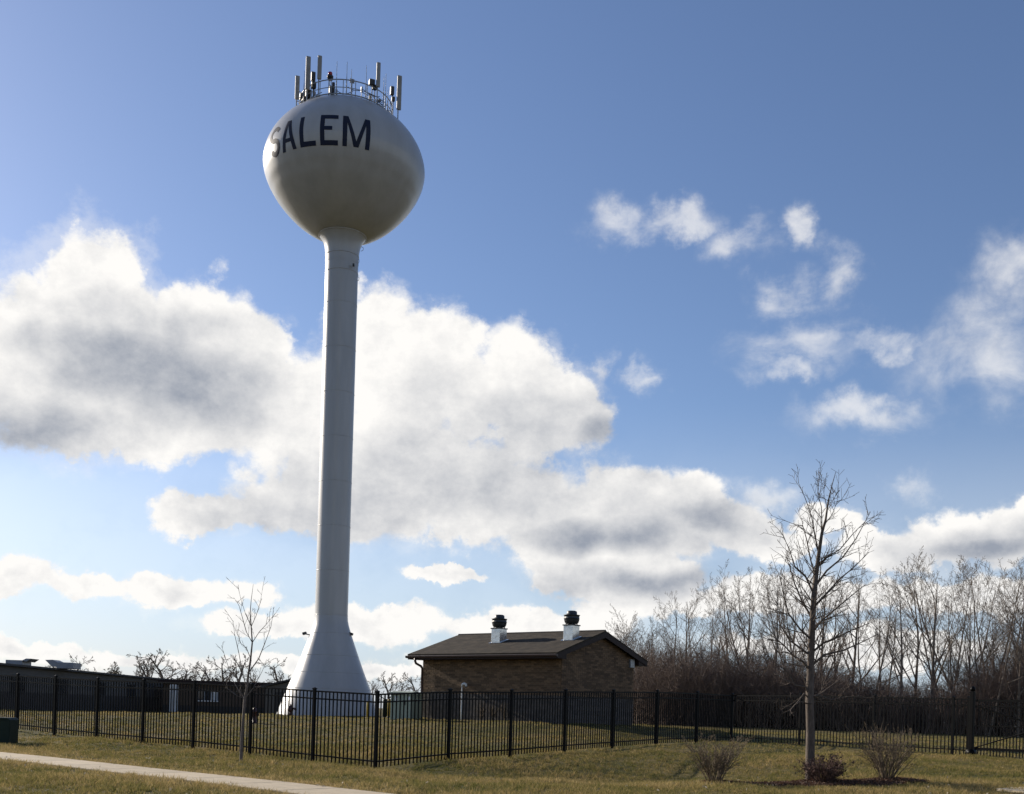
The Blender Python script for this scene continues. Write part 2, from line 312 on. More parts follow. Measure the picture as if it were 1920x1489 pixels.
def grass_mats():
    out = []
    for nm, blade in (('lawn', False), ('grass_blade', True)):
        m = bpy.data.materials.new(nm); m.use_nodes = True; nt = m.node_tree; b = nt.nodes['Principled BSDF']
        b.inputs['Roughness'].default_value = 0.9; b.inputs['Specular IOR Level'].default_value = 0.15
        geo = nt.nodes.new('ShaderNodeNewGeometry')
        def nz_(sc, d=6, r=0.6):
            n = nt.nodes.new('ShaderNodeTexNoise'); n.inputs['Scale'].default_value = sc; n.inputs['Detail'].default_value = d; n.inputs['Roughness'].default_value = r
            nt.links.new(geo.outputs['Position'], n.inputs['Vector']); return n.outputs['Fac']
        def rmp(f, stops):
            r = nt.nodes.new('ShaderNodeValToRGB'); cr = r.color_ramp
            while len(cr.elements) < len(stops): cr.elements.new(0.5)
            for e, (p, c) in zip(cr.elements, stops): e.position = p; e.color = (*c, 1)
            nt.links.new(f, r.inputs[0]); return r.outputs[0]
        k = 0.7 if not blade else 1.5
        g = [tuple(v * k for v in c) for c in ((0.080, 0.086, 0.024), (0.145, 0.128, 0.040), (0.23, 0.18, 0.068), (0.30, 0.215, 0.090))]
        base = rmp(nz_(0.42, 8, 0.68), [(0.30, g[0]), (0.45, g[1]), (0.56, g[2]), (0.72, g[3])])
        if blade:
            at = nt.nodes.new('ShaderNodeAttribute'); at.attribute_name = 'tone'
            tan = rmp(at.outputs['Fac'], [(0.0, (0.062, 0.086, 0.016)), (0.40, (0.19, 0.17, 0.052)), (0.75, (0.46, 0.325, 0.145)), (1.0, (0.62, 0.46, 0.24))])
            mx_ = nt.nodes.new('ShaderNodeMix'); mx_.data_type = 'RGBA'; mx_.inputs[0].default_value = 0.65
            nt.links.new(base, mx_.inputs[6]); nt.links.new(tan, mx_.inputs[7]); colr = mx_.outputs[2]
            tr = nt.nodes.new('ShaderNodeBsdfTranslucent'); nt.links.new(colr, tr.inputs[0])
            ms = nt.nodes.new('ShaderNodeMixShader'); ms.inputs[0].default_value = 0.35
            nt.links.new(b.outputs[0], ms.inputs[1]); nt.links.new(tr.outputs[0], ms.inputs[2]); nt.links.new(ms.outputs[0], nt.nodes['Material Output'].inputs[0])
        else:
            fine = nt.nodes.new('ShaderNodeMapRange'); fine.inputs[1].default_value = 0.3; fine.inputs[2].default_value = 0.7; fine.inputs[3].default_value = 0.55; fine.inputs[4].default_value = 1.35
            nt.links.new(nz_(9.0, 8, 0.75), fine.inputs[0])
            hs = nt.nodes.new('ShaderNodeHueSaturation'); nt.links.new(base, hs.inputs['Color']); nt.links.new(fine.outputs[0], hs.inputs['Value']); colr = hs.outputs[0]
            bp = nt.nodes.new('ShaderNodeBump'); bp.inputs['Strength'].default_value = 0.9; bp.inputs['Distance'].default_value = 0.06
            nt.links.new(nz_(7.0, 8, 0.8), bp.inputs['Height']); nt.links.new(bp.outputs[0], b.inputs['Normal'])
        nt.links.new(colr, b.inputs['Base Color']); out.append(m)
    return out
M['lawn'], M['blade'] = grass_mats()

# ------------------------------------------------------------------ terrain
CP = []
def cp(px, py, D): CP.append(P(px, py, D))
def cz(x, y, z): CP.append(np.array([x, y, z], float))
FA0 = P(32, 1370, 36.95); C1 = P(706, 1444, 26.7); C2 = P(1372, 1392, 43.2); FC1 = P(1786, 1417, 35.6)
for q in (FA0, C1, C2, FC1): CP.append(q)
cp(182, 1387, 34.0); cp(363, 1404, 30.9); cp(588, 1432, 27.9); cp(842, 1430, 28.7); cp(958, 1418, 31.4); cp(1149, 1402, 36.2); cp(1499, 1397, 41.2); cp(1637, 1405, 39.0)
dA = (C1 - FA0); q = FA0 - dA * 0.5; cz(q[0], q[1], 0.75)
for x, y in ((0, 1411), (300, 1437), (640, 1478), (-300, 1380)): 
    hz = CY + ROLL * (x - CX); cp(x, y, 1.4 * F / (y - hz))
for x, y in ((0, 1422), (300, 1453), (500, 1480)):
    hz = CY + ROLL * (x - CX); cp(x, y, 1.4 * F / (y - hz))
cz(0, 0, 0.0); cz(-12, 6, 0.05); cz(12, 6, 0.05); cz(-5, 13, 0.14); cz(5, 13, 0.12); cz(-25, 15, .1); cz(25, 15, .15)
cp(760, 1452, 24.6); cp(900, 1463, 23.0); cp(1060, 1471, 22.4); cp(1200, 1478, 22.0); cp(1340, 1473, 23.4); cp(1545, 1473, 24.2); cp(1665, 1469, 24.2); cp(1760, 1477, 23.4); cp(1880, 1480, 23.6)
for x, y, z in ((-0.6, 26.3, 0.02), (1.2, 27.3, -0.03), (3.2, 28.5, 0.02)): cz(x, y, z)
cp(1250, 1425, 31.5); cp(1420, 1432, 30.0); cp(1560, 1425, 31.5); cp(1700, 1440, 29.5); cp(1850, 1450, 28.0)
TX, TY, TZ = -10.156, 62.0, 1.08
cz(TX, TY, TZ); cz(TX - 4, TY, 1.04); cz(TX + 4, TY, 1.08); cz(TX, TY - 6, 1.02); cz(-9, 45, 0.72); cz(-6, 36, 0.42)
SN = np.array([1.8288, 47.0508]); SA = np.array([-0.77089, 0.63696]); SG = np.array([0.63696, 0.77089]); SL, SW = 8.795, 6.948
for i in (0, 1):
    for j in (0, 1): q = SN + i * SL * SA + j * SW * SG; cz(q[0], q[1], 1.13)
cz(-1, 38, 0.62); cz(4, 46.0, 1.0)
cp(0, 1336, 50); cp(300, 1339, 56); cz(-28, 66, 0.75); cz(-24, 80, 0.72); cz(-40, 45, .8); cz(-45, 70, .75)
cp(1500, 1364, 86); cp(1900, 1382, 72); cp(1300, 1362, 80); cp(1700, 1388, 52); cp(1500, 1380, 56); cz(30, 45, .75); cz(40, 70, .9); cz(45, 35, .6); cz(0, 90, .95); cz(-20, 105, .85); cz(25, 105, .95)
CP = np.array(CP)
def _k(r2): return 0.5 * r2 * np.log(r2 + 1e-9)
_n = len(CP); _d2 = ((CP[:, None, :2] - CP[None, :, :2]) ** 2).sum(-1)
_A = np.zeros((_n + 3, _n + 3)); _A[:_n, :_n] = _k(_d2) + np.eye(_n) * 0.25
_A[:_n, _n] = 1; _A[:_n, _n + 1:] = CP[:, :2]; _A[_n, :_n] = 1; _A[_n + 1:, :_n] = CP[:, :2].T
_w = np.linalg.solve(_A, np.concatenate([CP[:, 2], np.zeros(3)]))
_mr = np.random.default_rng(5)
MIC = [(a_ * .9, 2 * math.pi / w_ * math.cos(t_), 2 * math.pi / w_ * math.sin(t_), p_) for a_, w_, t_, p_ in [(am, _mr.uniform(.8, 1.25) * wl, _mr.uniform(0, 6.28), _mr.uniform(0, 6.28)) for am, wl in ((.03, 7), (.022, 4.5), (.018, 3.2), (.012, 2.2), (.012, 1.9), (.009, 1.3), (.008, 1.1))]]
def gz0(x, y): return gz(x, y, False)
MASK = []
def gz(x, y, micro=True):
    x = np.asarray(x, float); y = np.asarray(y, float); sh = np.broadcast(x, y).shape
    X = np.broadcast_to(x, sh).ravel(); Y = np.broadcast_to(y, sh).ravel(); out = np.empty(len(X))
    for i in range(0, len(X), 40000):
        a, b = X[i:i + 40000], Y[i:i + 40000]
        r2 = (a[:, None] - CP[None, :, 0]) ** 2 + (b[:, None] - CP[None, :, 1]) ** 2
        t = _k(r2) @ _w[:_n] + _w[_n] + _w[_n + 1] * a + _w[_n + 2] * b
        far = np.clip((np.hypot(a, b - 45) - 60) / 40, 0, 1); far = far * far * (3 - 2 * far)
        flat = np.where(b < 20, 0.1, 0.9)
        flat = 0.1 + 0.8 * np.clip(b / 60, 0, 1)
        mic = sum(am * np.sin(kx * a + ky * b + ph) for am, kx, ky, ph in MIC) if micro else 0.0
        if micro:
            for mk in MASK: mic = mic * mk(a, b)
        out[i:i + 40000] = (np.clip(t, -0.3, 1.5) + mic) * (1 - far) + flat * far
    r = out.reshape(sh)
    return float(r) if sh == () else r
def gp(px, py):
    """ground point seen at a photo pixel"""
    D = np.linspace(12, 130, 4000); q = _E + D[:, None] * ((px - CX) / F * _R + (CY - py) / F * _U + _Y)
    i = np.argmax(q[:, 2] <= gz(q[:, 0], q[:, 1])); return q[i]
def on(px, D):
    q = P(px, CY + ROLL * (px - CX), D); return np.array([q[0], q[1], gz(q[0], q[1])])

# ------------------------------------------------------------------ sidewalk
def gpz(x, y, z):
    hz = CY + ROLL * (x - CX); return P(x, y, (EYE - z) * F / (y - hz) )
s0 = gpz(-60, 1406, 0.2)[:2]; s1 = gpz(690, 1486.5, 0.2)[:2]
sd = (s1 - s0) / np.linalg.norm(s1 - s0); sn = np.array([-sd[1], sd[0]]); sn = sn if sn[1] < 0 else -sn   # towards camera
SWID = 1.32
def _walkmask(x, y):
    n = np.abs((x - s0[0]) * sn[0] + (y - s0[1]) * sn[1] - SWID / 2) - SWID / 2
    return np.clip((n - .15) / 1.2, 0, 1)
MASK.append(_walkmask)
def axis(lo, hi, st): 
    far = np.array([10, 25, 60, 140, 320, 700, 1500, 3200.])
    return np.concatenate([(lo - far)[::-1], np.arange(lo, hi + st / 2, st), hi + far])
gx, gy = axis(-62, 62, 0.5), axis(-6, 112, 0.5)
GX, GY = np.meshgrid(gx, gy); GZ = gz(GX, GY)
nx, ny = len(gx), len(gy)
me = bpy.data.meshes.new('ground')
me.vertices.add(nx * ny); me.vertices.foreach_set('co', np.stack([GX, GY, GZ], -1).ravel().astype(np.float32))
idx = np.arange(nx * ny).reshape(ny, nx)
fq = np.stack([idx[:-1, :-1], idx[:-1, 1:], idx[1:, 1:], idx[1:, :-1]], -1).reshape(-1, 4)
me.loops.add(fq.size); me.loops.foreach_set('vertex_index', fq.ravel()); me.polygons.add(len(fq))
me.polygons.foreach_set('loop_start', np.arange(0, fq.size, 4)); me.polygons.foreach_set('loop_total', np.full(len(fq), 4)); me.polygons.foreach_set('use_smooth', np.ones(len(fq), bool))
me.update(); me.materials.append(M['lawn'])
tag(link('ground', me), kind='structure')

walk = empty('sidewalk', (*s0, 0.2), kind='structure')
Ltot = 30.0; NS = int(Ltot / 1.5)
for i in range(-4, NS):
    a = s0 + sd * (i * 1.5 + 0.014); b = s0 + sd * ((i + 1) * 1.5 - 0.014)
    top = [a, b, b + sn * SWID, a + sn * SWID]
    vs = [np.array([*p, gz0(*p) + 0.035]) for p in top]
    mb = MB(); mb.add([v - np.array([0, 0, 0.12]) for v in vs] + vs, [(3, 2, 1, 0), (4, 5, 6, 7)] + [(k, (k + 1) % 4, 4 + (k + 1) % 4, 4 + k) for k in range(4)])
    mb.build('slab', M['concrete'], walk, org=vs[0], bevel=0.008)
apr = [P(1868, 1492, 22.6), P(1945, 1470, 24.4), P(2010, 1485, 23.4), P(1935, 1510, 21.8)]
mb = MB(); vs = [np.array([p[0], p[1], gz(p[0], p[1]) + 0.05]) for p in apr]
mb.add([v - np.array([0, 0, 0.15]) for v in vs] + vs, [(3, 2, 1, 0), (4, 5, 6, 7)] + [(k, (k + 1) % 4, 4 + (k + 1) % 4, 4 + k) for k in range(4)])
tag(mb.build('driveway_apron', M['concrete']), kind='structure')
def on_walk(x, y, pad=0.0):
    d = np.stack([x - s0[0], y - s0[1]], -1); t = d @ sd; n = d @ sn
    return (n > -pad) & (n < SWID + pad) & (t > -12) & (t < Ltot)

# ------------------------------------------------------------------ water tower
T0 = np.array([TX, TY, TZ - 0.25])
tower = empty('water_tower', T0, 'tall white single-pedestal water tower lettered SALEM behind the black fence', 'water tower')
def ypx(y): return EYE + (CY + ROLL * (610 - CX) - y) * TY / F / 1.0 if False else P(612 + 0.03 * (1324 - y), y, TY)[2]
prof = [(98 / 33.87, T0[2])] + [(r / 33.87, ypx(y)) for y, r in ((1343, 96), (1318, 87), (1292, 77.5), (1262, 65), (1230, 53), (1205, 44), (1188, 38.2), (1174, 33.6), (1164, 31.4), (1154, 30.6))]
mb = MB(); mb.lathe(prof, (TX, TY, 0), 72, False)
cone = mb.build('base_cone', M['paint'], tower, True)
z_top = 26.1
mb = MB(); mb.lathe([(30.5 / 33.87, ypx(1154) - 0.02), (30.5 / 33.87, z_top)], (TX, TY, 0), 64, False)
shaft = mb.build('shaft', M['paint'], tower, True)
mb = MB(); mb.lathe([(0.912, 26.08), (0.915, 26.45), (0.935, 26.75), (0.985, 27.02), (1.06, 27.25), (1.17, 27.44), (1.32, 27.60)], (TX, TY, 0), 64, False)
neck = mb.build('neck_flare', M['paint'], tower, True)
BP = np.array([[1.25, 27.575], [1.5, 27.66], [1.89, 27.86], [2.32, 28.14], [2.68, 28.42], [2.99, 28.71], [3.26, 28.99], [3.5, 29.27], [3.72, 29.55], [3.9, 29.84], [4.07, 30.12], [4.2, 30.4], [4.31, 30.68], [4.38, 30.97], [4.42, 31.25], [4.4, 31.59], [4.32, 31.95], [4.19, 32.31], [4.0, 32.67], [3.75, 33.03], [3.43, 33.39], [3.02, 33.74], [2.5, 34.1], [1.77, 34.46], [1.1, 34.66], [0.5, 34.78], [0.02, 34.82]])
# smooth the profile once by Catmull-Rom so that the tank has no facets
def catmull(p, k=3):
    p = np.asarray(p, float); o = []
    q = np.vstack([2 * p[0] - p[1], p, 2 * p[-1] - p[-2]])
    for i in range(1, len(q) - 2):
        for t in np.arange(k) / k:
            o.append(0.5 * (2 * q[i] + (q[i + 1] - q[i - 1]) * t + (2 * q[i - 1] - 5 * q[i] + 4 * q[i + 1] - q[i + 2]) * t * t + (3 * q[i] - q[i - 1] - 3 * q[i + 1] + q[i + 2]) * t ** 3))
    o.append(p[-1]); return np.array(o)
BPs = catmull(BP)
mb = MB(); mb.lathe(BPs.tolist(), (TX, TY, 0), 112, False)
tank = mb.build('tank', M['paint'], tower, True)
def tank_r(z): return float(np.interp(z, BPs[:, 1], BPs[:, 0]))
# weld seams
def seam(r, z, parent, h=0.018, d=0.010):
    b = MB(); b.lathe([(r - 0.01, z - h), (r + d, z - h * 0.6), (r + d, z + h * 0.6), (r - 0.01, z + h)], (TX, TY, 0), 64, False); b.build('weld_seam', M['paint'], parent, True)
for y in (1154, 1188, 1230, 1262, 1292): 
    z = ypx(y); seam(float(np.interp(z, [p[1] for p in prof], [p[0] for p in prof])), z, cone)
for z in np.arange(ypx(1154) + 2.45, z_top - 0.6, 2.45): seam(30.5 / 33.87, z, shaft)
seam(0.905, 25.55, shaft, 0.03, 0.014); seam(0.925, 26.5, neck, 0.03, 0.012); seam(1.30, 27.575, neck, 0.03, 0.02)
for z in (31.25,): seam(tank_r(z), z, tank, 0.016, 0.003)
# letters wrapped round the tank
LZ0, LH = 30.52, 1.55
def lettermesh(quads, name_label):
    b = MB()
    for (p0, p1, p2, p3) in quads:
        nu, nv = 7, 10
        g = []
        for i in range(nu + 1):
            for j in range(nv + 1):
                s, t = i / nu, j / nv
                q = (1 - s) * (1 - t) * np.array(p0) + s * (1 - t) * np.array(p1) + s * t * np.array(p2) + (1 - s) * t * np.array(p3)
                z = LZ0 + q[1]; r = tank_r(z) + 0.011; th = q[0] / 4.28
                g.append((TX + r * math.sin(th), TY - r * math.cos(th), z))
        fs = [(i * (nv + 1) + j, (i + 1) * (nv + 1) + j, (i + 1) * (nv + 1) + j + 1, i * (nv + 1) + j + 1) for i in range(nu) for j in range(nv)]
        b.add(g, fs)
    o = b.build('letter', M['letter'], tank, True); o['label'] = name_label
def deg(d): return math.radians(d) * 4.28
w = 0.228
x0, x1 = deg(-8.05), deg(4.1)
lettermesh([((x0, 0), (x0 + w, 0), (x0 + w, LH), (x0, LH)), ((x0 + w, 0), (x1, 0), (x1, w), (x0 + w, w)), ((x0 + w, LH - w), (x1, LH - w), (x1, LH), (x0 + w, LH)), ((x0 + w, .5 * LH - .06), (x0 + .62, .5 * LH - .06), (x0 + .62, .5 * LH + .14), (x0 + w, .5 * LH + .14))], 'dark navy painted letter E')
x0, x1 = deg(7.2), deg(25.9); xm = (x0 + x1) / 2
lettermesh([((x0, 0), (x0 + w, 0), (x0 + w, LH), (x0, LH)), ((x1 - w, 0), (x1, 0), (x1, LH), (x1 - w, LH)), ((xm - .13, 0.02), (xm + .09, 0.02), (x0 + w + .04, LH - .003), (x0 + w * .5, LH - .003)), ((xm - .09, 0.022), (xm + .13, 0.022), (x1 - w * .5, LH - .003), (x1 - w - .04, LH - .003))], 'dark navy painted letter M')
x0, x1 = deg(-23.2), deg(-11.2)
lettermesh([((x0, 0), (x0 + w, 0), (x0 + w, LH), (x0, LH)), ((x0 + w, 0), (x1, 0), (x1, w), (x0 + w, w))], 'dark navy painted letter L')
x0, x1 = deg(-39.7), deg(-26.5); xm = (x0 + x1) / 2
lettermesh([((x0, 0), (x0 + w * 1.02, 0), (xm + .05, LH), (xm - .14, LH)), ((x1 - w * 1.02, 0), (x1, 0), (xm + .14, LH), (xm - .05, LH - .002)), ((x0 + .27, .40), (x1 - .27, .40), (x1 - .32, .58), (x0 + .32, .58))], 'dark navy painted letter A')
x0, x1 = deg(-54.2), deg(-41.4); cxs = (x0 + x1) / 2; hw = (x1 - x0) / 2 - w / 2; rv = LH / 4 - w / 4 + .0
path = []
for t in np.linspace(20, 270, 15): path.append((cxs + hw * math.cos(math.radians(t)), LH - w / 2 - rv + rv * math.sin(math.radians(t))))
for t in np.linspace(90, -160, 15)[1:]: path.append((cxs + hw * math.cos(math.radians(t)), w / 2 + rv + rv * math.sin(math.radians(t))))
qs = []
def off(i):
    a = np.array(path[max(i - 1, 0)]); b = np.array(path[min(i + 1, len(path) - 1)]); d = (b - a) / np.linalg.norm(b - a); n = np.array([-d[1], d[0]]) * w / 2
    return np.array(path[i]) + n, np.array(path[i]) - n
for i in range(len(path) - 1):
    a, b = off(i); c, d = off(i + 1); qs.append((a, b, d, c))
lettermesh(qs, 'dark navy painted letter S at the lit edge of the tank')
# railing round the crown
RR, RZ, RH = 2.5, 34.10, 0.82
def ringtube(r, z, rad, n=72): 
    b = MB(); pts = [(TX + r * math.sin(2 * math.pi * k / n), TY - r * math.cos(2 * math.pi * k / n), z) for k in range(n + 1)]; b.tube(pts, rad, 6, False); return b
rail = ringtube(RR, RZ + RH, 0.03).build('railing', M['steel'], tower, True)
ringtube(RR, RZ + RH * 0.5, 0.02).build('middle_rail', M['steel'], rail, True)
ringtube(RR + 0.02, RZ + 0.05, 0.035).build('toe_rail', M['steel'], rail, True)
for k in range(24):
    t = 2 * math.pi * (k + 0.3) / 24; b = MB(); x, y = TX + RR * math.sin(t), TY - RR * math.cos(t)
    b.tube([(x, y, RZ - 0.05), (x, y, RZ + RH + 0.02)], 0.024, 6); b.build('railing_post', M['steel'], rail)
def ringpos(px, back=False):
    """point of the crown ring under photo column px"""
    best = None
    for t in np.radians(np.arange(90, 270.1, 0.5) if back else np.arange(-90, 90.1, 0.5)):
        p = np.array([TX + (RR + .06) * math.sin(t), TY - (RR + .06) * math.cos(t), RZ + 0.6]); d = abs(proj(p)[0] - px)
        if best is None or d < best[0]: best = (d, p, t)
    return best[1], best[2]
for px, y0, y1, wd, side in ((561, 143, 187, .235, 0), (580, 108, 170, .25, 0), (601, 107, 151, .22, 0), (706, 119, 165, .21, 1), (743.5, 142, 206, .25, 1)):
    p, t = ringpos(px + (0 if px > 570 else 0)); D = p[1]
    a, c = P(px + 0.03 * 0, y1, D), P(px, y0, D); nrm = np.array([math.sin(t), -math.cos(t), 0]); tg = np.array([math.cos(t), math.sin(t), 0])
    ctr = np.array([a[0], D, 0]) + nrm * 0.12
    yaw = np.array([math.cos(0.35), math.sin(0.35), 0]); yn = np.array([yaw[1], -yaw[0], 0])
    b = MB(); b.box((ctr[0], ctr[1], (a[2] + c[2]) / 2), (yaw, yn, (0, 0, 1)), (wd / 2, 0.06, (c[2] - a[2]) / 2))
    an = b.build('panel_antenna', M['antenna'], tower, bevel=0.03)
    b = MB(); pm = ctr - yn * 0.16; b.tube([(pm[0], pm[1], RZ - 0.02), (pm[0], pm[1], c[2] - 0.25)], 0.035, 8); b.build('mounting_pole', M['steel'], an)
    for zz in (a[2] + 0.25, c[2] - 0.35):
        b = MB(); b.box((*(ctr - yn * 0.10)[:2], zz), (yaw, yn, (0, 0, 1)), (0.05, 0.08, 0.04)); b.build('bracket', M['steel'], an)
for px, y0, y1 in ((570, 133, 168), (631, 115, 158), (650, 116, 158), (659, 130, 162), (686, 123, 168), (719, 144, 184), (722.5, 138, 186), (727, 168, 200)):
    p, t = ringpos(px); D = p[1]; a, c = P(px - .03 * 20, y1, D), P(px, y0, D)
    b = MB(); b.tube([(p[0], D, RZ), (p[0], D, a[2] + 0.15), (p[0], D, a[2] + .4), (p[0], D, c[2])], [0.032, 0.032, 0.017, 0.012], 6); b.build('whip_antenna', M['steel'], tower)
for px, y0, y1, hw_, hd in ((587, 136, 152, .11, .10), (588, 154, 166, .12, .1), (622, 163, 176, .14, .12), (697, 150, 160, .15, .12), (702, 160, 168, .12, .1), (735, 163, 178, .10, .1), (737, 182, 190, .09, .08), (660, 148, 156, .13, .02), (578, 170, 182, .16, .14), (566, 176, 187, .12, .12), (573, 180, 190, .12, .12)):
    p, t = ringpos(px); D = p[1] + 0.25; a, c = P(px, y1, D), P(px, y0, D)
    b = MB(); b.box((a[0], D, (a[2] + c[2]) / 2), ((math.cos(.4), math.sin(.4), 0), (-math.sin(.4), math.cos(.4), 0), (0, 0, 1)), (hw_, hd, (c[2] - a[2]) / 2))
    bx_ = b.build('radio_unit', M['antenna'] if px == 660 else M['blackbox'], tower, bevel=0.015)
    b = MB(); b.tube([(a[0], D + hd, RZ - 0.03), (a[0], D + hd, c[2] - 0.02)], 0.028, 6); b.build('mounting_pole', M['steel'], bx_)
for k in range(16):
    t = random.uniform(-1.7, 1.7); r_ = RR - random.uniform(.05, .35); c0 = np.array([TX + r_ * math.sin(t), TY - r_ * math.cos(t), RZ + random.uniform(.12, .7)])
    b = MB(); b.box(c0, ((math.cos(t), math.sin(t), 0), (-math.sin(t), math.cos(t), 0), (0, 0, 1)), (random.uniform(.04, .10), random.uniform(.04, .08), random.uniform(.05, .16))); jb = b.build('junction_box', M[random.choice(['blackbox', 'antenna', 'steel'])], rail, bevel=.01)
    b = MB(); b.tube([(c0[0], c0[1], RZ - .02), tuple(c0 + np.array([0, 0, .05]))], .02, 5); b.build('conduit', M['steel'], jb)
# cable bundles draped between the rails
for k in range(22):
    t0 = random.uniform(-1.9, 1.9); t1 = t0 + random.uniform(0.12, 0.45); zz = RZ + random.uniform(0.08, 0.6); sag = random.uniform(0.02, 0.2); r_ = RR - random.uniform(0.0, 0.25)
    pts = [(TX + r_ * math.sin(t0 + (t1 - t0) * s), TY - r_ * math.cos(t0 + (t1 - t0) * s), zz - sag * 4 * s * (1 - s) + 0.06 * s) for s in np.linspace(0, 1, 8)]
    b = MB(); b.tube(pts, 0.018, 5); b.build('cable', M['blackbox'], rail)
for k in range(26):
    t0 = random.uniform(-1.55, -1.0); zz = RZ + random.uniform(-0.05, 0.55); r_ = RR + random.uniform(-0.2, 0.08)
    c0 = np.array([TX + r_ * math.sin(t0), TY - r_ * math.cos(t0), zz]); e = np.array([random.uniform(-.3, .3), random.uniform(-.3, .3), random.uniform(-.25, .3)])
    b = MB(); b.tube([c0, c0 + e * .5 + np.array([0, 0, .06]), c0 + e], 0.022, 5); b.build('cable', M['steel'] if k % 3 else M['blackbox'], rail)
p, t = ringpos(619); D = TY - 1.9; a = P(619, 150, D)
b = MB(); b.tube([(a[0] - .05, D, RZ), (a[0] - .05, D, a[2])], 0.035, 8); bc = b.build('beacon_post', M['steel'], tower)
b = MB(); b.lathe([(.13, 0), (.13, .09), (.17, .1), (.17, .2), (.11, .22)], (a[0], D, a[2]), 16); b.build('beacon_base', M['blackbox'], bc, True)
b = MB(); b.lathe([(.11, .21), (.115, .34), (.10, .40), (.04, .43)], (a[0], D, a[2]), 16); b.build('beacon_lens', M['red'], bc, True)
# floodlights on the cone, camera and ladder hoops at the neck
for px, py, s in ((572, 1188, -1), (659, 1189, 1)):
    zc = P(px, py, TY)[2]; rc = float(np.interp(zc, [p_[1] for p_ in prof], [p_[0] for p_ in prof]))
    x = P(px, py, TY)[0]; b = MB(); b.box((x, TY - .15, zc), ((math.cos(.3), 0, -math.sin(.3) * s), (0, 1, 0), (math.sin(.3) * s, 0, math.cos(.3))), (.11, .12, .07)); fl = b.build('floodlight', M['blackbox'], tower, bevel=0.02)
    b = MB(); b.tube([(x - s * .05, TY - .12, zc - .03), (TX + s * rc * .93, TY - .12, zc - .09)], 0.03, 6); b.build('floodlight_arm', M['blackbox'], fl)
p = P(663, 497, TY - .78); b = MB(); b.box(p, np.eye(3), (.05, .09, .07)); b.build('camera_unit', M['blackbox'], tower, bevel=0.02)
for px, py in ((671.5, 490), (671, 523), (679, 467), (609, 456)):
    p = P(px, py, TY - .1); s = 1 if px > 640 else -1
    b = MB(); b.tube([p + np.array([-s * .06, 0, .12]), p + np.array([s * .05, -.02, .08]), p + np.array([s * .07, -.02, 0]), p + np.array([s * .05, -.02, -.08]), p + np.array([-s * .06, 0, -.12])], .014, 5); b.build('lug_hoop', M['steel'], tower)
# valve by the foot of the cone
p = gp(545, 1343)

# ------------------------------------------------------------------ pump house
zb = 1.05
def s3(u, v, z): q = SN + u * SA + v * SG; return np.array([q[0], q[1], z])
A3, G3, Z3 = np.array([*SA, 0]), np.array([*SG, 0]), np.array([0, 0, 1.0])
O1, O2 = 0.30, 0.70
ZE, ZR = 4.177, 5.331
pump = empty('pump_house', s3(SL / 2, SW / 2, zb), 'small brown brick pump house with shingled gable roof behind the fence', 'building')
slope = (ZR - ZE) / (SW / 2)
zw = ZE + slope * O2 - 0.16          # wall top at the eave
mb = MB()
gab = [s3(O1, O2, zb), s3(O1, SW - O2, zb), s3(O1, SW - O2, zw), s3(O1, SW / 2, ZR - 0.16), s3(O1, O2, zw)]
mb.prism([p + A3 * 0.03 for p in gab], A3 * (SL - 2 * O1 - 0.06))
wall = mb.build('wall', M['mortar'], pump)
# bricks on the two walls in view: the lowest courses are split-face block
ZBLK = 2.36
bl, bh, jt = 0.30, 0.092, 0.011
bricks = []; blocks = []
def course_run(length, z, unit, joint, half):
    u = (-unit / 2 if half else 0.0) ; out = []
    while u < length - 0.02:
        a, b = max(u, 0), min(u + unit - joint, length)
        if b - a > 0.03: out.append((a, b))
        u += unit
    return out
LF, LG = SL - 2 * O1, SW - 2 * O2
nc = 0; z = ZBLK + 0.006
while z + bh < ZR - 0.2:
    for a, b in course_run(LF, z, bl, jt, nc % 2):
        if z + bh < zw + 0.05: bricks.append((0, a, b, z, z + bh - jt))
    for a, b in course_run(LG, z, bl, jt, (nc + 1) % 2):
        top = zw + slope * min((a + b) / 2, LG - (a + b) / 2) - 0.02
        if z + bh < top + 0.03: bricks.append((1, a, b, z, z + bh - jt))
    z += bh; nc += 1
def wall_box(side, a, b, z0, z1, pr):
    mb = MB()
    if side == 0: c = s3(O1 + (a + b) / 2, O2, (z0 + z1) / 2) - G3 * 0.0; mb.box(c, (A3, G3, Z3), ((b - a) / 2, pr, (z1 - z0) / 2))
    else: c = s3(O1, O2 + (a + b) / 2, (z0 + z1) / 2); mb.box(c, (G3, A3, Z3), ((b - a) / 2, 0.03 + pr, (z1 - z0) / 2))
    return mb, c
bricks.sort(key=lambda q: math.hypot(*(s3(O1 + (q[1] if q[0] == 0 else 0), O2 + (q[1] if q[0] else 0), 0)[:2])))
stuff = MB(); cache = {}
for i, (sd_, a, b, z0, z1) in enumerate(bricks):
    pr = 0.010 + random.uniform(-0.003, 0.003)
    if i < 300:
        key = (sd_, round(b - a, 2)); mb, c = wall_box(sd_, a, b, z0, z1, 0.010)
        if key not in cache: cache[key] = mb.mesh('brick', M['brick'], False, c)
        o = link('brick', cache[key], wall, c - parent_loc(wall)); o.location += Vector([float(v) for v in (-(G3 if sd_ == 0 else A3) * random.uniform(0, 0.004))])
    else:
        mb, c = wall_box(sd_, a, b, z0, z1, pr); stuff.add(mb.v, mb.f)
tag(stuff.build('brickwork', M['brick_stuff'], wall), kind='stuff')
kl, kh = 0.40, 0.20; z = ZBLK - 0.012; nc = 0
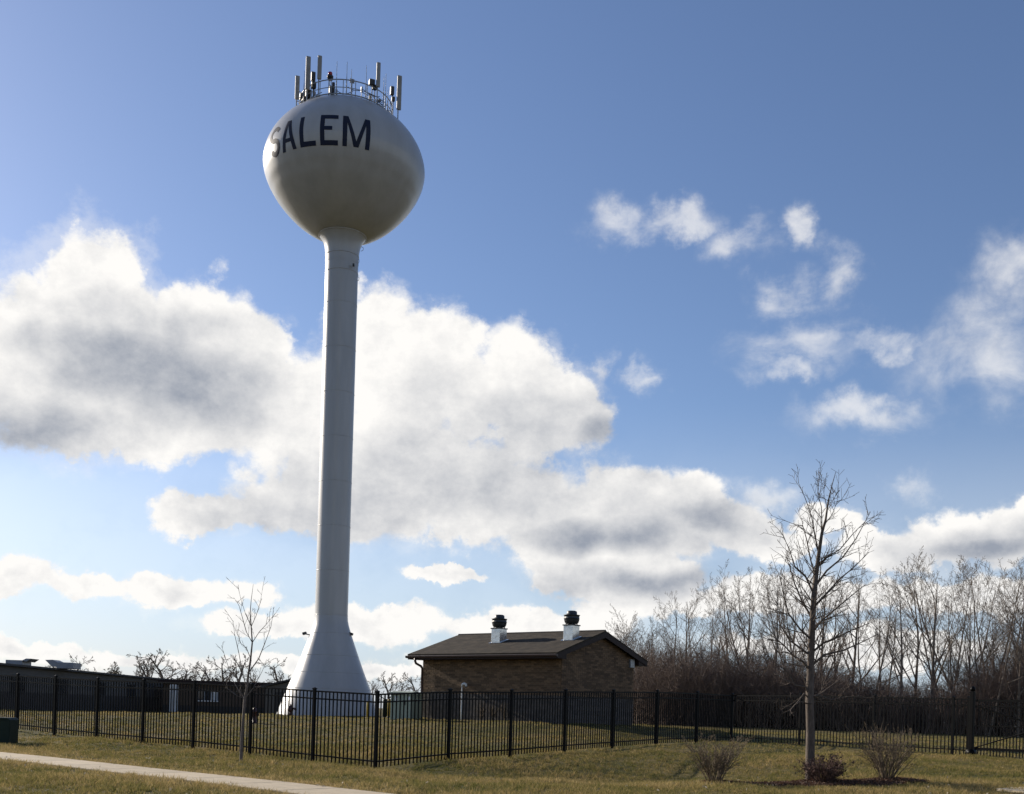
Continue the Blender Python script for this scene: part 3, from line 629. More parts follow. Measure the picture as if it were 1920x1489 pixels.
while z > zb - 0.05:
    for sd_, Lw in ((0, LF), (1, LG)):
        for a, b in course_run(Lw, z, kl, 0.012, (nc + sd_) % 2):
            key = ('k', sd_, round(b - a, 2)); mb, c = wall_box(sd_, a, b, z - kh + 0.012, z, 0.018)
            if key not in cache: cache[key] = mb.mesh('block', M['block'], False, c)
            o = link('block', cache[key], wall, c - parent_loc(wall)); o.location += Vector([float(v) for v in (-(G3 if sd_ == 0 else A3) * random.uniform(0, 0.006))])
    z -= kh; nc += 1
# roof: two slabs with UVs for the shingle rows
th = 0.07
mb = MB(); uv = []
def slab(v0, z0, v1, z1):
    top = [s3(-0.02, v0, z0), s3(SL + .02, v0, z0), s3(SL + .02, v1, z1), s3(-0.02, v1, z1)]
    mb.prism([p - Z3 * th for p in top], Z3 * th)
slab(-0.03, ZE - slope * .03, SW / 2, ZR); slab(SW + 0.03, ZE - slope * .03, SW / 2, ZR)
roof = mb.build('roof', M['shingle'], pump)
uvl = roof.data.uv_layers.new(name='UVMap'); base = parent_loc(roof)
for poly in roof.data.polygons:
    for li in poly.loop_indices:
        wv = np.array(roof.data.vertices[roof.data.loops[li].vertex_index].co) + base; d = wv[:2] - SN
        v = d @ SG; uvl.data[li].uv = (float(d @ SA), float(min(v, SW - v) * math.sqrt(1 + slope ** 2)))
mb = MB(); mb.tube([s3(-0.01, SW / 2, ZR + .0), s3(SL + .01, SW / 2, ZR + .0)], 0.045, 6); mb.build('ridge_cap', M['roofdark'], roof)
# fascia and gutter along the front eave, rake boards, boxed eave ends
mb = MB(); mb.box(s3(SL / 2, -0.005, ZE - 0.17), (A3, G3, Z3), (SL / 2, 0.018, 0.09)); mb.build('fascia', M['fascia'], roof)
mb = MB(); mb.box(s3(SL / 2, SW + 0.005, ZE - 0.17), (A3, G3, Z3), (SL / 2, 0.018, 0.09)); mb.build('fascia', M['fascia'], roof)
gut = MB(); cs = [(-.03, 0), (-.14, -.0), (-.14, -.02), (-.155, -.02), (-.14, -.10), (-.03, -.12)]
gut.prism([s3(-0.06, v, ZE - 0.085 + dz) for v, dz in cs], A3 * (SL + 0.12)); gut.build('gutter', M['gutter'], roof, bevel=0.008)
for u in (-0.02, SL - 0.0):
    for s in (0, 1):
        v0, v1 = (0, SW / 2) if s == 0 else (SW, SW / 2)
        mb = MB(); mb.prism([s3(u, v0, ZE - th - .005), s3(u, v1, ZR - th - .005), s3(u, v1, ZR - th - .24), s3(u, v0, ZE - th - .19)], A3 * 0.03); mb.build('rake_board', M['fascia'], roof)
for u in (0.02, SL - O1):
    for v0, v1, sgn in ((0.02, O2 - 0.02, 1), (SW - O2 + 0.02, SW - 0.02, -1)):
        zz0 = ZE - 0.26
        tv0 = ZE + slope * min(v0, SW - v0) - th - 0.02; tv1 = ZE + slope * min(v1, SW - v1) - th - 0.02
        mb = MB(); mb.prism([s3(u, v0, zz0), s3(u, v1, zz0), s3(u, v1, tv1), s3(u, v0, tv0)], A3 * (O1 - 0.05)); mb.build('eave_return', M['fascia'], roof)
for v0, v1 in ((0.03, O2 - 0.02), (SW - O2 + .02, SW - .03)):
    mb = MB(); mb.box(s3(SL / 2, (v0 + v1) / 2, ZE - 0.262), (A3, G3, Z3), (SL / 2 - O1, (v1 - v0) / 2, 0.008)); mb.build('soffit', M['fascia'], roof)
mb = MB(); mb.box(s3(O1 - .08, SW - O2 - .28, ZE - .18), (A3, G3, Z3), (.07, .17, .20)); o = mb.build('wall_light_box', M['steel'], wall, bevel=.02)
# downspout at the far left corner
ud = SL - O1 - 0.12
mb = MB(); mb.tube([s3(SL - .55, -.09, ZE - .2), s3(SL - .55, -.09, ZE - .34), s3(SL - .5, .02, ZE - .44), s3(SL - .38, O2 - .22, ZE - .55), s3(SL - .36, O2 - .10, ZE - .66), s3(SL - .36, O2 - .10, 1.55), s3(SL - .36, O2 - .2, 1.42)], 0.058, 8); mb.build('downspout', M['gutter'], roof, True)
# ventilators on the front slope
VS = 0.77
def vent(u, v):
    zc = ZE + slope * v; base = s3(u, v, zc)
    mb = MB(); prof_ = [(.20, .86), (.34, .88), (.43, .96), (.47, 1.08), (.475, 1.16), (.50, 1.165), (.50, 1.185), (.475, 1.19), (.475, 1.36), (.515, 1.365), (.515, 1.39), (.40, 1.40), (.33, 1.41), (.325, 1.54), (.30, 1.60), (.22, 1.63), (.02, 1.635)]
    mb.lathe([(r * VS * .92, z * VS) for r, z in prof_], base - Z3 * 0.02, 32, False); hd = mb.build('roof_ventilator', M['hood'], pump, True)
    hd['label'] = 'dark mushroom ventilator on a bright sheet-metal curb on the roof'
    mb = MB(); mb.box(base + Z3 * 0.33 * VS, (A3, G3, Z3), (.33 * VS, .33 * VS, .42 * VS)); mb.build('curb', M['sheet'], hd, bevel=.012)
    mb = MB(); mb.box(base + Z3 * 0.775 * VS, (A3, G3, Z3), (.37 * VS, .37 * VS, .03 * VS)); mb.build('curb_cap', M['hood'], hd)
    n_ = (Z3 - G3 * slope); n_ /= np.linalg.norm(n_); gs = (G3 + Z3 * slope); gs /= np.linalg.norm(gs)
    mb = MB(); mb.box(base + n_ * 0.012, (A3, gs, n_), (.46 * VS, .44 * VS, .012)); mb.build('flashing', M['sheet'], hd)
    for s_ in (-1, 1):
        for t_ in (-1, 1): mb = MB(); mb.tube([base + (A3 * .22 * s_ + G3 * .22 * t_ + Z3 * .79) * VS, base + (A3 * .24 * s_ + G3 * .24 * t_ + Z3 * .95) * VS], .02, 6); mb.build('support_leg', M['hood'], hd)
def vent_uv(px, py):
    best = None
    for u in np.arange(0.5, SL, .05):
        for v in np.arange(.4, SW / 2, .05):
            q = proj(s3(u, v, ZE + slope * v)); d = (q[0] - px) ** 2 + (q[1] - py) ** 2
            if best is None or d < best[0]: best = (d, u, v)
    return best[1], best[2]
for px, py in ((935, 1203), (1071, 1198)): vent(*vent_uv(px, py))

# ------------------------------------------------------------------ things by the pump house
def facing(px, D, yaw=0.0):
    p = on(px, D); return p
def green_cabinet():
    p = gp(752, 1348.5); x0 = P(729, 1348, p[1])[0]; x1 = P(786, 1348, p[1])[0]
    a = np.array([math.cos(-.5), math.sin(-.5), 0]); b = np.array([-a[1], a[0], 0])
    nr = P(770, 1350, p[1] - .3); nr = np.array([nr[0], nr[1], gz(nr[0], nr[1])])
    sc = p[1] / F; W_, Dp, H_ = 40 * sc / math.cos(.5) * 1.0, 17 * sc / math.sin(.5), 52 * sc
    aa = np.array([-math.cos(.5), math.sin(.5) * .6, 0]); aa /= np.linalg.norm(aa); bb = np.array([-aa[1], aa[0], 0]); bb = bb if bb[1] > 0 else -bb
    W_ = 40 * sc / abs(aa[0]); Dp = 16 * sc / max(.2, abs(bb[0]))
    e = empty('transformer_cabinet', nr, 'pale green transformer cabinet on the lawn left of the pump house', 'transformer')
    def c3(u, v, z): return nr + aa * u + bb * v + Z3 * z
    mb = MB(); mb.prism([c3(0, 0, -.05), c3(W_, 0, -.05), c3(W_, Dp, -.05), c3(0, Dp, -.05)], Z3 * (H_ * .86 + .05)); bd = mb.build('body', M['greenbox'], e, bevel=.012)
    mb = MB(); mb.prism([c3(-.04, -.05, H_ * .86), c3(-.04, Dp + .04, H_ * .86), c3(-.04, Dp + .04, H_ * .93), c3(-.04, Dp * .45, H_), c3(-.04, -.05, H_ * .95)], aa * (W_ + .08)); mb.build('lid', M['greenbox'], e, bevel=.01)
    mb = MB(); mb.box(c3(W_ * .48, -.012, H_ * .45), (aa, bb, Z3), (.012, .012, H_ * .40)); mb.build('door_edge', M['greenbox'], bd)
    mb = MB(); mb.box(c3(W_ * .30, -.02, H_ * .58), (aa, bb, Z3), (.03, .02, .10)); mb.build('handle', M['blackbox'], bd)
    mb = MB(); mb.box(c3(W_ * .72, -.004, H_ * .70), (aa, bb, Z3), (.06, .004, .12)); mb.build('sticker', M['sticker'], bd)
    mb = MB(); mb.box(c3(W_ * .10, -.004, H_ * .74), (aa, bb, Z3), (.035, .004, .08)); mb.build('sticker', M['sticker'], bd)
green_cabinet()
def bollard(px, y0, y1, wpx, D, label, m, name='bollard', cat='bollard', group=None):
    p = on(px, D); sc = D / F; h = (y1 - y0) * sc; r = wpx * sc / 2
    e = empty(name, p, label, cat, group)
    mb = MB(); mb.lathe([(r, -.1), (r, h - r * .5), (r * .85, h - r * .15), (r * .4, h)], p, 14); mb.build('post', m, e, True)
    mb = MB(); mb.lathe([(r * 1.6, -.05), (r * 1.6, .03), (r * 1.5, .045)], p, 14); mb.build('footing', M['curb'], e, True)
bollard(690, 1310, 1342, 6, 57.0, 'yellow steel bollard at the right foot of the tower cone', M['yellow'], group='yellow bollards')
bollard(729.5, 1312, 1347, 5.5, 53.0, 'yellow steel bollard touching the left side of the green cabinet', M['yellow'], group='yellow bollards')
bollard(722, 1309, 1345, 9, 54.0, 'dark green round marker post beside the yellow bollard', M['darkgreen'], 'marker_post', 'marker post')
def gooseneck():
    p = s3(5.6, O2 - .35, 0); best = min(np.arange(1, 8, .05), key=lambda u: abs(proj(s3(u, O2 - .3, 2.5))[0] - 866)); q = s3(best, O2 - .3, 0); q[2] = gz(q[0], q[1])
    top = P(866, 1286, q[1])[2]
    e = empty('vent_pipe', q, 'white gooseneck vent pipe standing before the pump house wall', 'pipe')
    mb = MB(); mb.tube([q - Z3 * .1, q + Z3 * .4, np.array([q[0], q[1], top - .06]), np.array([q[0], q[1], top]) ], .032, 8); mb.build('riser', M['white'], e, True)
    c = np.array([q[0], q[1], top]); d = np.array([.9, -.35, 0]); 
    mb = MB(); mb.tube([c - Z3 * .03, c + Z3 * .07 + d * .03, c + Z3 * .10 + d * .11, c + Z3 * .07 + d * .2, c + d * .22 - Z3 * .03], [.05, .06, .065, .065, .06], 10); mb.build('bend', M['white'], e, True)
    mb = MB(); mb.lathe([(.06, 0), (.06, .05)], c + d * .22 - Z3 * .07, 10); mb.build('screen_cap', M['blackbox'], e, True)
gooseneck()
# valve at the foot of the tower, dark standpipe by the fence, pedestal at the left edge
p = on(545, 58.4); e = empty('valve_standpipe', p, 'dark valve with side outlet at the left foot of the tower cone', 'valve')
mb = MB(); mb.tube([p - Z3 * .1, p + Z3 * .28], .07, 8); mb.build('standpipe', M['hydrant'], e, True)
mb = MB(); mb.lathe([(.13, .22), (.15, .3), (.13, .42), (.06, .52), (.03, .6)], p, 12); mb.build('bonnet', M['hydrant'], e, True)
mb = MB(); mb.tube([p + Z3 * .36, p + Z3 * .38 + np.array([.2, -.1, 0]), p + Z3 * .3 + np.array([.32, -.12, 0])], .055, 8); mb.build('outlet', M['hydrant'], e, True)
p = on(478, 47.5); e = empty('fire_hydrant', p, 'dark red hydrant on the lawn behind the sapling', 'hydrant')
mb = MB(); mb.lathe([(.15, -.1), (.15, .03), (.09, .05), (.09, .45), (.12, .47), (.12, .52), (.10, .60), (.05, .67), (.03, .73)], p, 14); mb.build('barrel', M['hydrant'], e, True)
for s in (-1, 1):
    mb = MB(); mb.tube([p + Z3 * .38 + np.array([s * .06, 0, 0]), p + Z3 * .38 + np.array([s * .19, 0, 0])], .05, 8); mb.build('nozzle', M['hydrant'], e, True)
pp = gp(-8, 1393); sc = pp[1] / F
e = empty('utility_pedestal', pp, 'dark green utility pedestal on the grass at the left edge', 'utility box')
mb = MB(); mb.abox(pp[0] - 26 * sc, pp[0] + 25 * sc, pp[1] - .0, pp[1] + .6, pp[2] - .08, pp[2] + 44 * sc); mb.build('body', M['darkgreen'], e, bevel=.03)
mb = MB(); mb.prism([(pp[0] - 27 * sc, pp[1] - .02, pp[2] + 43.5 * sc), (pp[0] + 26 * sc, pp[1] - .02, pp[2] + 43.5 * sc), (pp[0] + 20 * sc, pp[1] - .02, pp[2] + 48 * sc), (pp[0] - 20 * sc, pp[1] - .02, pp[2] + 48 * sc)], (0, .64, 0)); mb.build('lid', M['darkgreen'], e, bevel=.02)

# ------------------------------------------------------------------ low buildings at the left
ZT = 3.5
lb = empty('long_low_building', (-36, 75, .6), 'long grey flat-roofed building receding behind the left fence', 'building')
mb = MB(); mb.abox(-48, -29.1, 46, 99.5, .3, ZT - .12); mb.build('wall', M['wallgrey'], lb)
mb = MB(); mb.abox(-48.2, -28.75, 45.8, 99.7, ZT - .12, ZT); mb.build('roof_edge', M['roofdark'], lb)
mb = MB(); mb.abox(-29.098, -29.06, 46, 99.3, .3, 1.9); mb.build('wainscot', M['roofdark'], lb)
for y in np.arange(52, 96, 6.5):
    mb = MB(); mb.abox(-29.10, -29.03, y, y + 1.6, 1.95, 2.75); wn = mb.build('window', M['glass'], lb)
    for (a0, a1, z0, z1) in ((y - .08, y, 1.87, 2.83), (y + 1.6, y + 1.68, 1.87, 2.83), (y, y + 1.6, 1.87, 1.95), (y, y + 1.6, 2.75, 2.83)):
        mb = MB(); mb.abox(-29.11, -29.0, a0, a1, z0, z1); mb.build('frame', M['roofdark'], wn)
def hvac(px0, px1, ytop, ybase, D, flip, label):
    a, b = P(px0, ybase, D), P(px1, ybase, D); x0, x1 = a[0], b[0]; h = (ybase - ytop) * D / F
    e = empty('rooftop_unit', ((x0 + x1) / 2, D, ZT), label, 'rooftop unit', 'rooftop units on the long building')
    L = x1 - x0; m_ = x0 + (L * .66 if flip else L * .42)
    r0, r1 = (x0, m_) if flip else (m_, x1)
    mb = MB(); mb.abox(r0, r1, D, D + 1.3, ZT + .002, ZT + h * .72); mb.build('cabinet', M['hvac'], e, bevel=.02)
    o0, o1 = (m_, x1) if flip else (x0, m_)
    if flip: poly = [(o0, D + .05, ZT + .25), (o0 + (o1 - o0) * .45, D + .05, ZT + .2), (o1, D + .05, ZT + h), (o0 + .2, D + .05, ZT + h), (o0, D + .05, ZT + h * .75)]
    else: poly = [(o1, D + .05, ZT + .1), (o1, D + .05, ZT + h * .75), (o1 - .3, D + .05, ZT + h), (o0, D + .05, ZT + h * .95), (o0 + (o1 - o0) * .6, D + .05, ZT + .1)]
    mb = MB(); mb.prism(poly, (0, 1.2, 0)); mb.build('intake_hood', M['hvac'], e, bevel=.015)
hvac(10, 57, 1236.5, 1249, 66.0, True, 'grey rooftop unit with raised right hood, nearest the left edge')
hvac(83, 137, 1240, 1256, 71.0, False, 'grey rooftop unit with raised left hood, second from the left edge')
bb_ = empty('brown_low_building', (-22, 90, .6), 'low brown flat-roofed building with white window behind the sapling', 'building')
xa, xb, Db = P(305, 1300, 88)[0], P(545, 1300, 88)[0], 88.0
mb = MB(); mb.abox(xa, xb, Db, Db + 14, .3, 3.05); mb.build('wall', M['wallbrown'], bb_)
mb = MB(); mb.abox(xa - .3, xb + .3, Db - .4, Db + 14.2, 3.05, 3.32); mb.build('roof_edge', M['fascia'], bb_)
mb = MB(); mb.abox(xa, xb, Db - .03, Db - .004, .3, 1.35); mb.build('wainscot', M['roofdark'], bb_)
q0, q1 = P(371, 1313, Db), P(409, 1296, Db)
mb = MB(); mb.abox(q0[0], q1[0], Db - .05, Db - .005, q0[2], q1[2]); wn = mb.build('window', M['glass'], bb_)
mb = MB(); mb.abox(q0[0] - .06, q1[0] + .06, Db - .10, Db - .008, q0[2] - .09, q0[2]); mb.build('sill', M['white'], wn)
for xx in np.linspace(q0[0], q1[0], 4):
    mb = MB(); mb.abox(xx - .03, xx + .03, Db - .085, Db - .052, q0[2] + .002, q1[2]); mb.build('mullion', M['hvac'], wn)
mb = MB(); mb.abox(q1[0] - .55, q1[0] - .05, Db - .065, Db - .054, q0[2] + .02, q1[2] - .02); mb.build('blind', M['white'], wn)
q0, q1 = P(317, 1333, 84), P(330, 1284, 84)
e = empty('white_cabinet', (q0[0], 84, gz(q0[0], 84)), 'tall white upright cabinet at the left end of the brown building', 'cabinet')
g0 = gz(q0[0], 84)
mb = MB(); mb.abox(q0[0], q1[0], 84, 84.6, g0 + .15, q1[2]); mb.build('body', M['white'], e, bevel=.03)
mb = MB(); mb.abox((q0[0] + q1[0]) / 2 - .012, (q0[0] + q1[0]) / 2 + .012, 83.985, 83.999, g0 + .2, q1[2] - .05); mb.build('door_gap', M['blackbox'], e)
for xx in (q0[0] + .06, q1[0] - .06):
    mb = MB(); mb.abox(xx - .04, xx + .04, 84.05, 84.5, g0 - .05, g0 + .15); mb.build('leg', M['blackbox'], e)
gb = empty('dark_gabled_building', (-17, 80, .6), 'dark gabled building half hidden behind the tower cone', 'building')
D = 80.; pl = P(486, 1284, D); pk = P(560, 1270, D); pr_ = P(634, 1290, D)
mb = MB(); mb.prism([(pl[0] + .4, D, .4), (pr_[0] - .4, D, .4), (pr_[0] - .4, D, pl[2] - .15), (pk[0], D, pk[2] - .2), (pl[0] + .4, D, pl[2] - .15)], (0, 9, 0)); mb.build('wall', M['wallgrey'], gb)
for s, q in ((0, pl), (1, pr_)):
    mb = MB(); mb.prism([(q[0], D - .3, pl[2] - .25), (pk[0], D - .3, pk[2] - .12), (pk[0], D - .3, pk[2]), (q[0], D - .3, pl[2] - .1)], (0, 9.6, 0)); mb.build('roof_slope', M['roofdark'], gb)
mb = MB(); mb.abox(pl[0] + 1.2, pl[0] + 2.1, D - .04, D - .005, .5, 2.5); mb.build('door', M['roofdark'], gb)

# ------------------------------------------------------------------ fence
FH = 1.83
pick_mesh = {}
def fence_run(name, label, a, b, pxs, group='black metal fence runs', npk=17, first_post=True):
    """a, b: plan end points; pxs: photo columns of the posts"""
    a, b = np.asarray(a[:2], float), np.asarray(b[:2], float); d = (b - a) / np.linalg.norm(b - a); nrm = np.array([-d[1], d[0]])
    def at(px):
        k = (px - CX) / F; # ray (k', 1): account for roll at fence height by search
        ts = np.linspace(-14, np.linalg.norm(b - a) + 14, 4000); q = a + ts[:, None] * d
        z = 1.2; xs = CX + F * (q[:, 0] * _R[0] + (z - EYE) * _R[2]) / q[:, 1]
        ok = q[:, 1] > 5; i = np.argmin(np.where(ok, abs(xs - px), 1e9)); return float(ts[i])
    T = [at(px) for px in pxs]
    e = empty(name, (*(a + d * T[0]), gz(*(a + d * T[0]))), label, 'fence', group)
    d3 = np.array([*d, 0]); n3 = np.array([*nrm, 0])
    def g3(t): q = a + d * t; return np.array([q[0], q[1], gz0(*q)])
    for i, t in enumerate(T):
        if i == 0 and not first_post: continue
        g = g3(t)
        if 'post' not in pick_mesh: pick_mesh['post'] = MB().box((0, 0, FH / 2 - .1), np.eye(3), (.036, .036, FH / 2 + .12)).mesh('post', M['fence'])
        if 'cap' not in pick_mesh: pick_mesh['cap'] = MB().add([(-.045, -.045, 0), (.045, -.045, 0), (.045, .045, 0), (-.045, .045, 0), (-.045, -.045, .025), (.045, -.045, .025), (.045, .045, .025), (-.045, .045, .025), (0, 0, .055)], [(3, 2, 1, 0), (0, 1, 5, 4), (1, 2, 6, 5), (2, 3, 7, 6), (3, 0, 4, 7), (4, 5, 8), (5, 6, 8), (6, 7, 8), (7, 4, 8)]).mesh('post_cap', M['fence'])
        po = link('post', pick_mesh['post'], e, g - parent_loc(e)); po.rotation_euler.z = math.atan2(d[1], d[0])
        link('post_cap', pick_mesh['cap'], po, (0, 0, FH + .02))
    if 'picket' not in pick_mesh: pick_mesh['picket'] = MB().box((0, 0, FH / 2 + .01), np.eye(3), (.0125, .0125, FH / 2 - .045)).mesh('picket', M['fence'])
    for t0, t1 in zip(T[:-1], T[1:]):
        npk = max(2, round((t1 - t0) / 0.137))
        g0, g1 = g3(t0), g3(t1)
        for h, hh in ((FH - .03, .02), (FH - .215, .018), (.20, .018)):
            mb = MB(); v = (g1 - g0); L = np.linalg.norm(v); v = v / L; mb.box((g0 + g1) / 2 + Z3 * h, (v, n3, np.cross(v, n3)), (L / 2 - .036, .019, hh)); mb.build('rail', M['fence'], e)
        for k in range(1, npk):
            s = k / npk; g = g0 + (g1 - g0) * s
            o = link('picket', pick_mesh['picket'], e, g - parent_loc(e) - Z3 * .0); o.rotation_euler.z = math.atan2(d[1], d[0])
    return e, d3, n3, T, g3
fence_run('metal_fence', 'black metal picket fence run beside the sidewalk, left of the nearest corner', FA0, C1, (-52, 32, 103, 182, 268, 363, 470, 588, 706))
fence_run('metal_fence', 'black metal picket fence run in front of the pump house, receding from the nearest corner', C1, C2, (706, 842, 958, 1059, 1149, 1231, 1306, 1372), first_post=False)
eC, d3, n3, TC, g3C = fence_run('metal_fence', 'black metal picket fence run behind the bare tree and right-hand shrubs', C2, FC1, (1372, 1499, 1637, 1786, 1815), first_post=False)
# sliding gate
tg = TC[-1] + .12; e = empty('sliding_gate', g3C(tg), 'black cantilever gate with diagonal braces at the right edge', 'gate')
g = g3C(tg)
mb = MB(); mb.box(g + Z3 * 1.0, (d3, n3, Z3), (.065, .065, 1.05)); gpst = mb.build('gate_post', M['fence'], e, bevel=.01)
mb = MB(); mb.lathe([(.03, 2.05), (.075, 2.08), (.085, 2.13), (.06, 2.19), (.02, 2.215)], g, 12); mb.build('post_finial', M['fence'], gpst, True)
mb = MB(); c = g + Z3 * .13 - n3 * .0; mb.tube([c - n3 * .12, c + n3 * .12], .13, 14); mb.build('roller', M['fence'], gpst, True)
LGt = 4.2; ga = tg + .12
for h, hh in ((FH - .06, .035), (FH - .24, .02), (.98, .02), (.27, .04)):
    g0, g1 = g3C(ga), g3C(ga + LGt); g1[2] = g0[2]; mb = MB(); mb.box((g0 + g1) / 2 + Z3 * h, (d3, n3, Z3), (LGt / 2, .022, hh)); mb.build('rail', M['fence'], e)
for k in range(1, 40):
    gk = g3C(ga + k * .105); gk[2] = g3C(ga)[2]; o = link('picket', pick_mesh['picket'], e, gk - parent_loc(e)); o.rotation_euler.z = math.atan2(d3[1], d3[0])
g0 = g3C(ga)
for z0, z1 in ((FH - .22, 1.0), (.30, .97)):
    mb = MB(); mb.tube([g0 + Z3 * z0 - n3 * .03, g0 + d3 * LGt / 2 + Z3 * (z0 + (z1 - z0) * .98) - n3 * .03], .02, 6); mb.build('brace', M['fence'], e)

# ------------------------------------------------------------------ trees and shrubs (bare, December)
def perp(d):
    a = np.cross(d, rng.normal(size=3)); return a / (np.linalg.norm(a) + 1e-9)
def norm(v): return v / (np.linalg.norm(v) + 1e-9)
def segs_mesh(name, S, m, sides=3, org=(0, 0, 0)):
    """S: list of (p0, p1, r0, r1) -> one mesh of tapering prisms"""
    A = np.array([s[0] for s in S]) - org; B = np.array([s[1] for s in S]) - org; ra = np.array([s[2] for s in S]); rb = np.array([s[3] for s in S])
    d = B - A; d /= np.linalg.norm(d, axis=1)[:, None] + 1e-9
    ref = np.where(np.abs(d[:, 2:3]) > .9, np.array([[1., 0, 0]]), np.array([[0, 0, 1.]])); u = np.cross(d, ref); u /= np.linalg.norm(u, axis=1)[:, None] + 1e-9; w_ = np.cross(d, u)
    n = len(S); V = np.empty((n, 2 * sides, 3)); ph = np.arange(n) * 1.3
    for k in range(sides):
        t = 2 * math.pi * k / sides + ph; r = np.cos(t)[:, None] * u + np.sin(t)[:, None] * w_
        V[:, k] = A + r * ra[:, None]; V[:, sides + k] = B + r * rb[:, None]
    k = np.arange(sides); f = np.stack([k, (k + 1) % sides, sides + (k + 1) % sides, sides + k], -1)
    Fq = (np.arange(n)[:, None, None] * 2 * sides + f[None]).reshape(-1, 4)
    me = bpy.data.meshes.new(name); me.vertices.add(n * 2 * sides); me.vertices.foreach_set('co', V.reshape(-1).astype(np.float32))
    me.loops.add(Fq.size); me.loops.foreach_set('vertex_index', Fq.ravel().astype(np.int32)); me.polygons.add(len(Fq))
    me.polygons.foreach_set('loop_start', np.arange(0, Fq.size, 4)); me.polygons.foreach_set('loop_total', np.full(len(Fq), 4)); me.polygons.foreach_set('use_smooth', np.ones(len(Fq), bool))
    me.update(); me.materials.append(m); return me
def grow(S, p, d, L, r, lev, maxlev, n_child, ang, ratio, wander=.12, up=.06, step=None, lo=.25, rmin=.004, tip=.25):
    """one limb and everything on it; S[lev] collects segments"""
    n = max(2, int(L / (step or max(.18, L / 8)))); sl = L / n; pts = [np.array(p, float)]; dirs = [d]
    for i in range(n):
        d = norm(d + rng.normal(size=3) * wander * math.sqrt(1) + np.array([0, 0, up])); pts.append(pts[-1] + d * sl); dirs.append(d)
    rad = [max(rmin, r * (1 - (1 - tip) * i / n)) for i in range(n + 1)]
    for i in range(n): S[lev].append((pts[i], pts[i + 1], rad[i], rad[i + 1]))
    if lev >= maxlev: return
    for c in range(n_child[lev]):
        t = lo + (1 - lo) * (c + rng.uniform(.1, .9)) / n_child[lev]; i = min(n - 1, int(t * n)); fr = t * n - i
        q = pts[i] + (pts[i + 1] - pts[i]) * fr; dd = dirs[i + 1]; a = math.radians(ang[lev] * rng.uniform(.7, 1.3))
        cd = norm(dd * math.cos(a) + perp(dd) * math.sin(a)); cl = L * ratio[lev] * rng.uniform(.6, 1.15) * (1.15 - .65 * t)
        grow(S, q, cd, cl, max(rmin, rad[i] * rng.uniform(.45, .65)), lev + 1, maxlev, n_child, ang, ratio, wander, up, None, .15, rmin, tip)
def tree_obj(name, S, p, label, group, m, sides0=7, sides1=3, trunk_levels=1, cat='tree', part='crown'):
    e = empty(name, p, label, cat, group)
    tr = [s for l in range(trunk_levels) for s in S[l]]; cr = [s for l in range(trunk_levels, len(S)) for s in S[l]]
    link('trunk' if cat == 'tree' else 'stems', segs_mesh('trunk', tr, m, sides0, p), e)
    if cr:
        o = link(part, segs_mesh(part, cr, m, sides1, p), e)
        if part == 'twigs': o['kind'] = 'stuff'
    return e
def copy_tree(src, loc, rz, sc, label, group):
    r = src.copy(); COL.objects.link(r); r.location = [float(v) for v in loc]; r.rotation_euler = (0, 0, rz); r.scale = sc
    r['label'] = label; r['group'] = group
    for ch in list(src.children): c = ch.copy(); COL.objects.link(c); c.parent = r
    return r

# the tree in the mulch bed
TB = on(1519, 24.6)
S = [[] for _ in range(5)]
lead = [(1519, 1472), (1519, 1420), (1519.5, 1370), (1518, 1320), (1519, 1270), (1521, 1220), (1523, 1170), (1526, 1120), (1530, 1080), (1535, 1040), (1541, 1000), (1548, 975), (1553, 940), (1560, 910), (1567, 885)]
lp = [P(x, y, TB[1] + .04 * math.sin(i * 1.7)) for i, (x, y) in enumerate(lead)]; lp[0][2] = TB[2] - .1
lr = [.118, .100, .092, .090, .082, .076, .068, .062, .052, .042, .032, .024, .017, .010, .005]
for i in range(len(lp) - 1): S[0].append((lp[i], lp[i + 1], lr[i], lr[i + 1]))
def lead_at(y):
    ys = [q_[1] for q_ in lead][::-1]; i = np.interp(y, ys, np.arange(len(lead))[::-1].astype(float)); k = min(int(i), len(lp) - 2); f = i - k
    return lp[k] * (1 - f) + lp[k + 1] * f, lr[k] * (1 - f) + lr[k + 1] * f
def limb(y, pxpts, r, depth):
    """a limb whose course is read off the photo; depth = how far it comes forward or back"""
    q, rr = lead_at(y); pts = [q]
    for i, (x, yy) in enumerate(pxpts): pts.append(P(x, yy, TB[1] + depth * (i + 1) / len(pxpts)))
    n = len(pts)
    for i in range(n - 1):
        r0, r1 = r * (1 - .8 * i / (n - 1)), r * (1 - .8 * (i + 1) / (n - 1)); S[1].append((pts[i], pts[i + 1], r0, r1))
        for c in range(3 if y < 1265 else 1):
            t = rng.uniform(.2, 1); dd = norm(pts[i + 1] - pts[i]); a = math.radians(rng.uniform(28, 60))
            cd = norm(dd * math.cos(a) + perp(dd) * math.sin(a) + np.array([0, 0, .15])); L = rng.uniform(.25, .75) * (1.1 - .4 * i / n)
            grow(S, pts[i] + (pts[i + 1] - pts[i]) * t, cd, L, max(.006, r1 * .6), 2, 3, [0, 0, 4], [0, 0, 42], [0, 0, .5], .10, .05, None, .2, .0035, .35)
limb(1312, [(1508, 1300), (1496, 1316), (1480, 1332), (1466, 1338)], .020, -.5)
limb(1305, [(1510, 1288), (1490, 1285), (1478, 1262), (1468, 1252), (1450, 1246)], .028, -.4)
limb(1320, [(1500, 1316), (1490, 1322), (1480, 1334)], .016, -.6)
limb(1306, [(1528, 1305), (1540, 1300), (1560, 1285), (1580, 1270), (1620, 1255)], .022, .3)
limb(1308, [(1535, 1304), (1560, 1312), (1590, 1306), (1618, 1305)], .016, -.5)
limb(1258, [(1505, 1240), (1490, 1232), (1470, 1210), (1452, 1195), (1430, 1182)], .030, -.4)
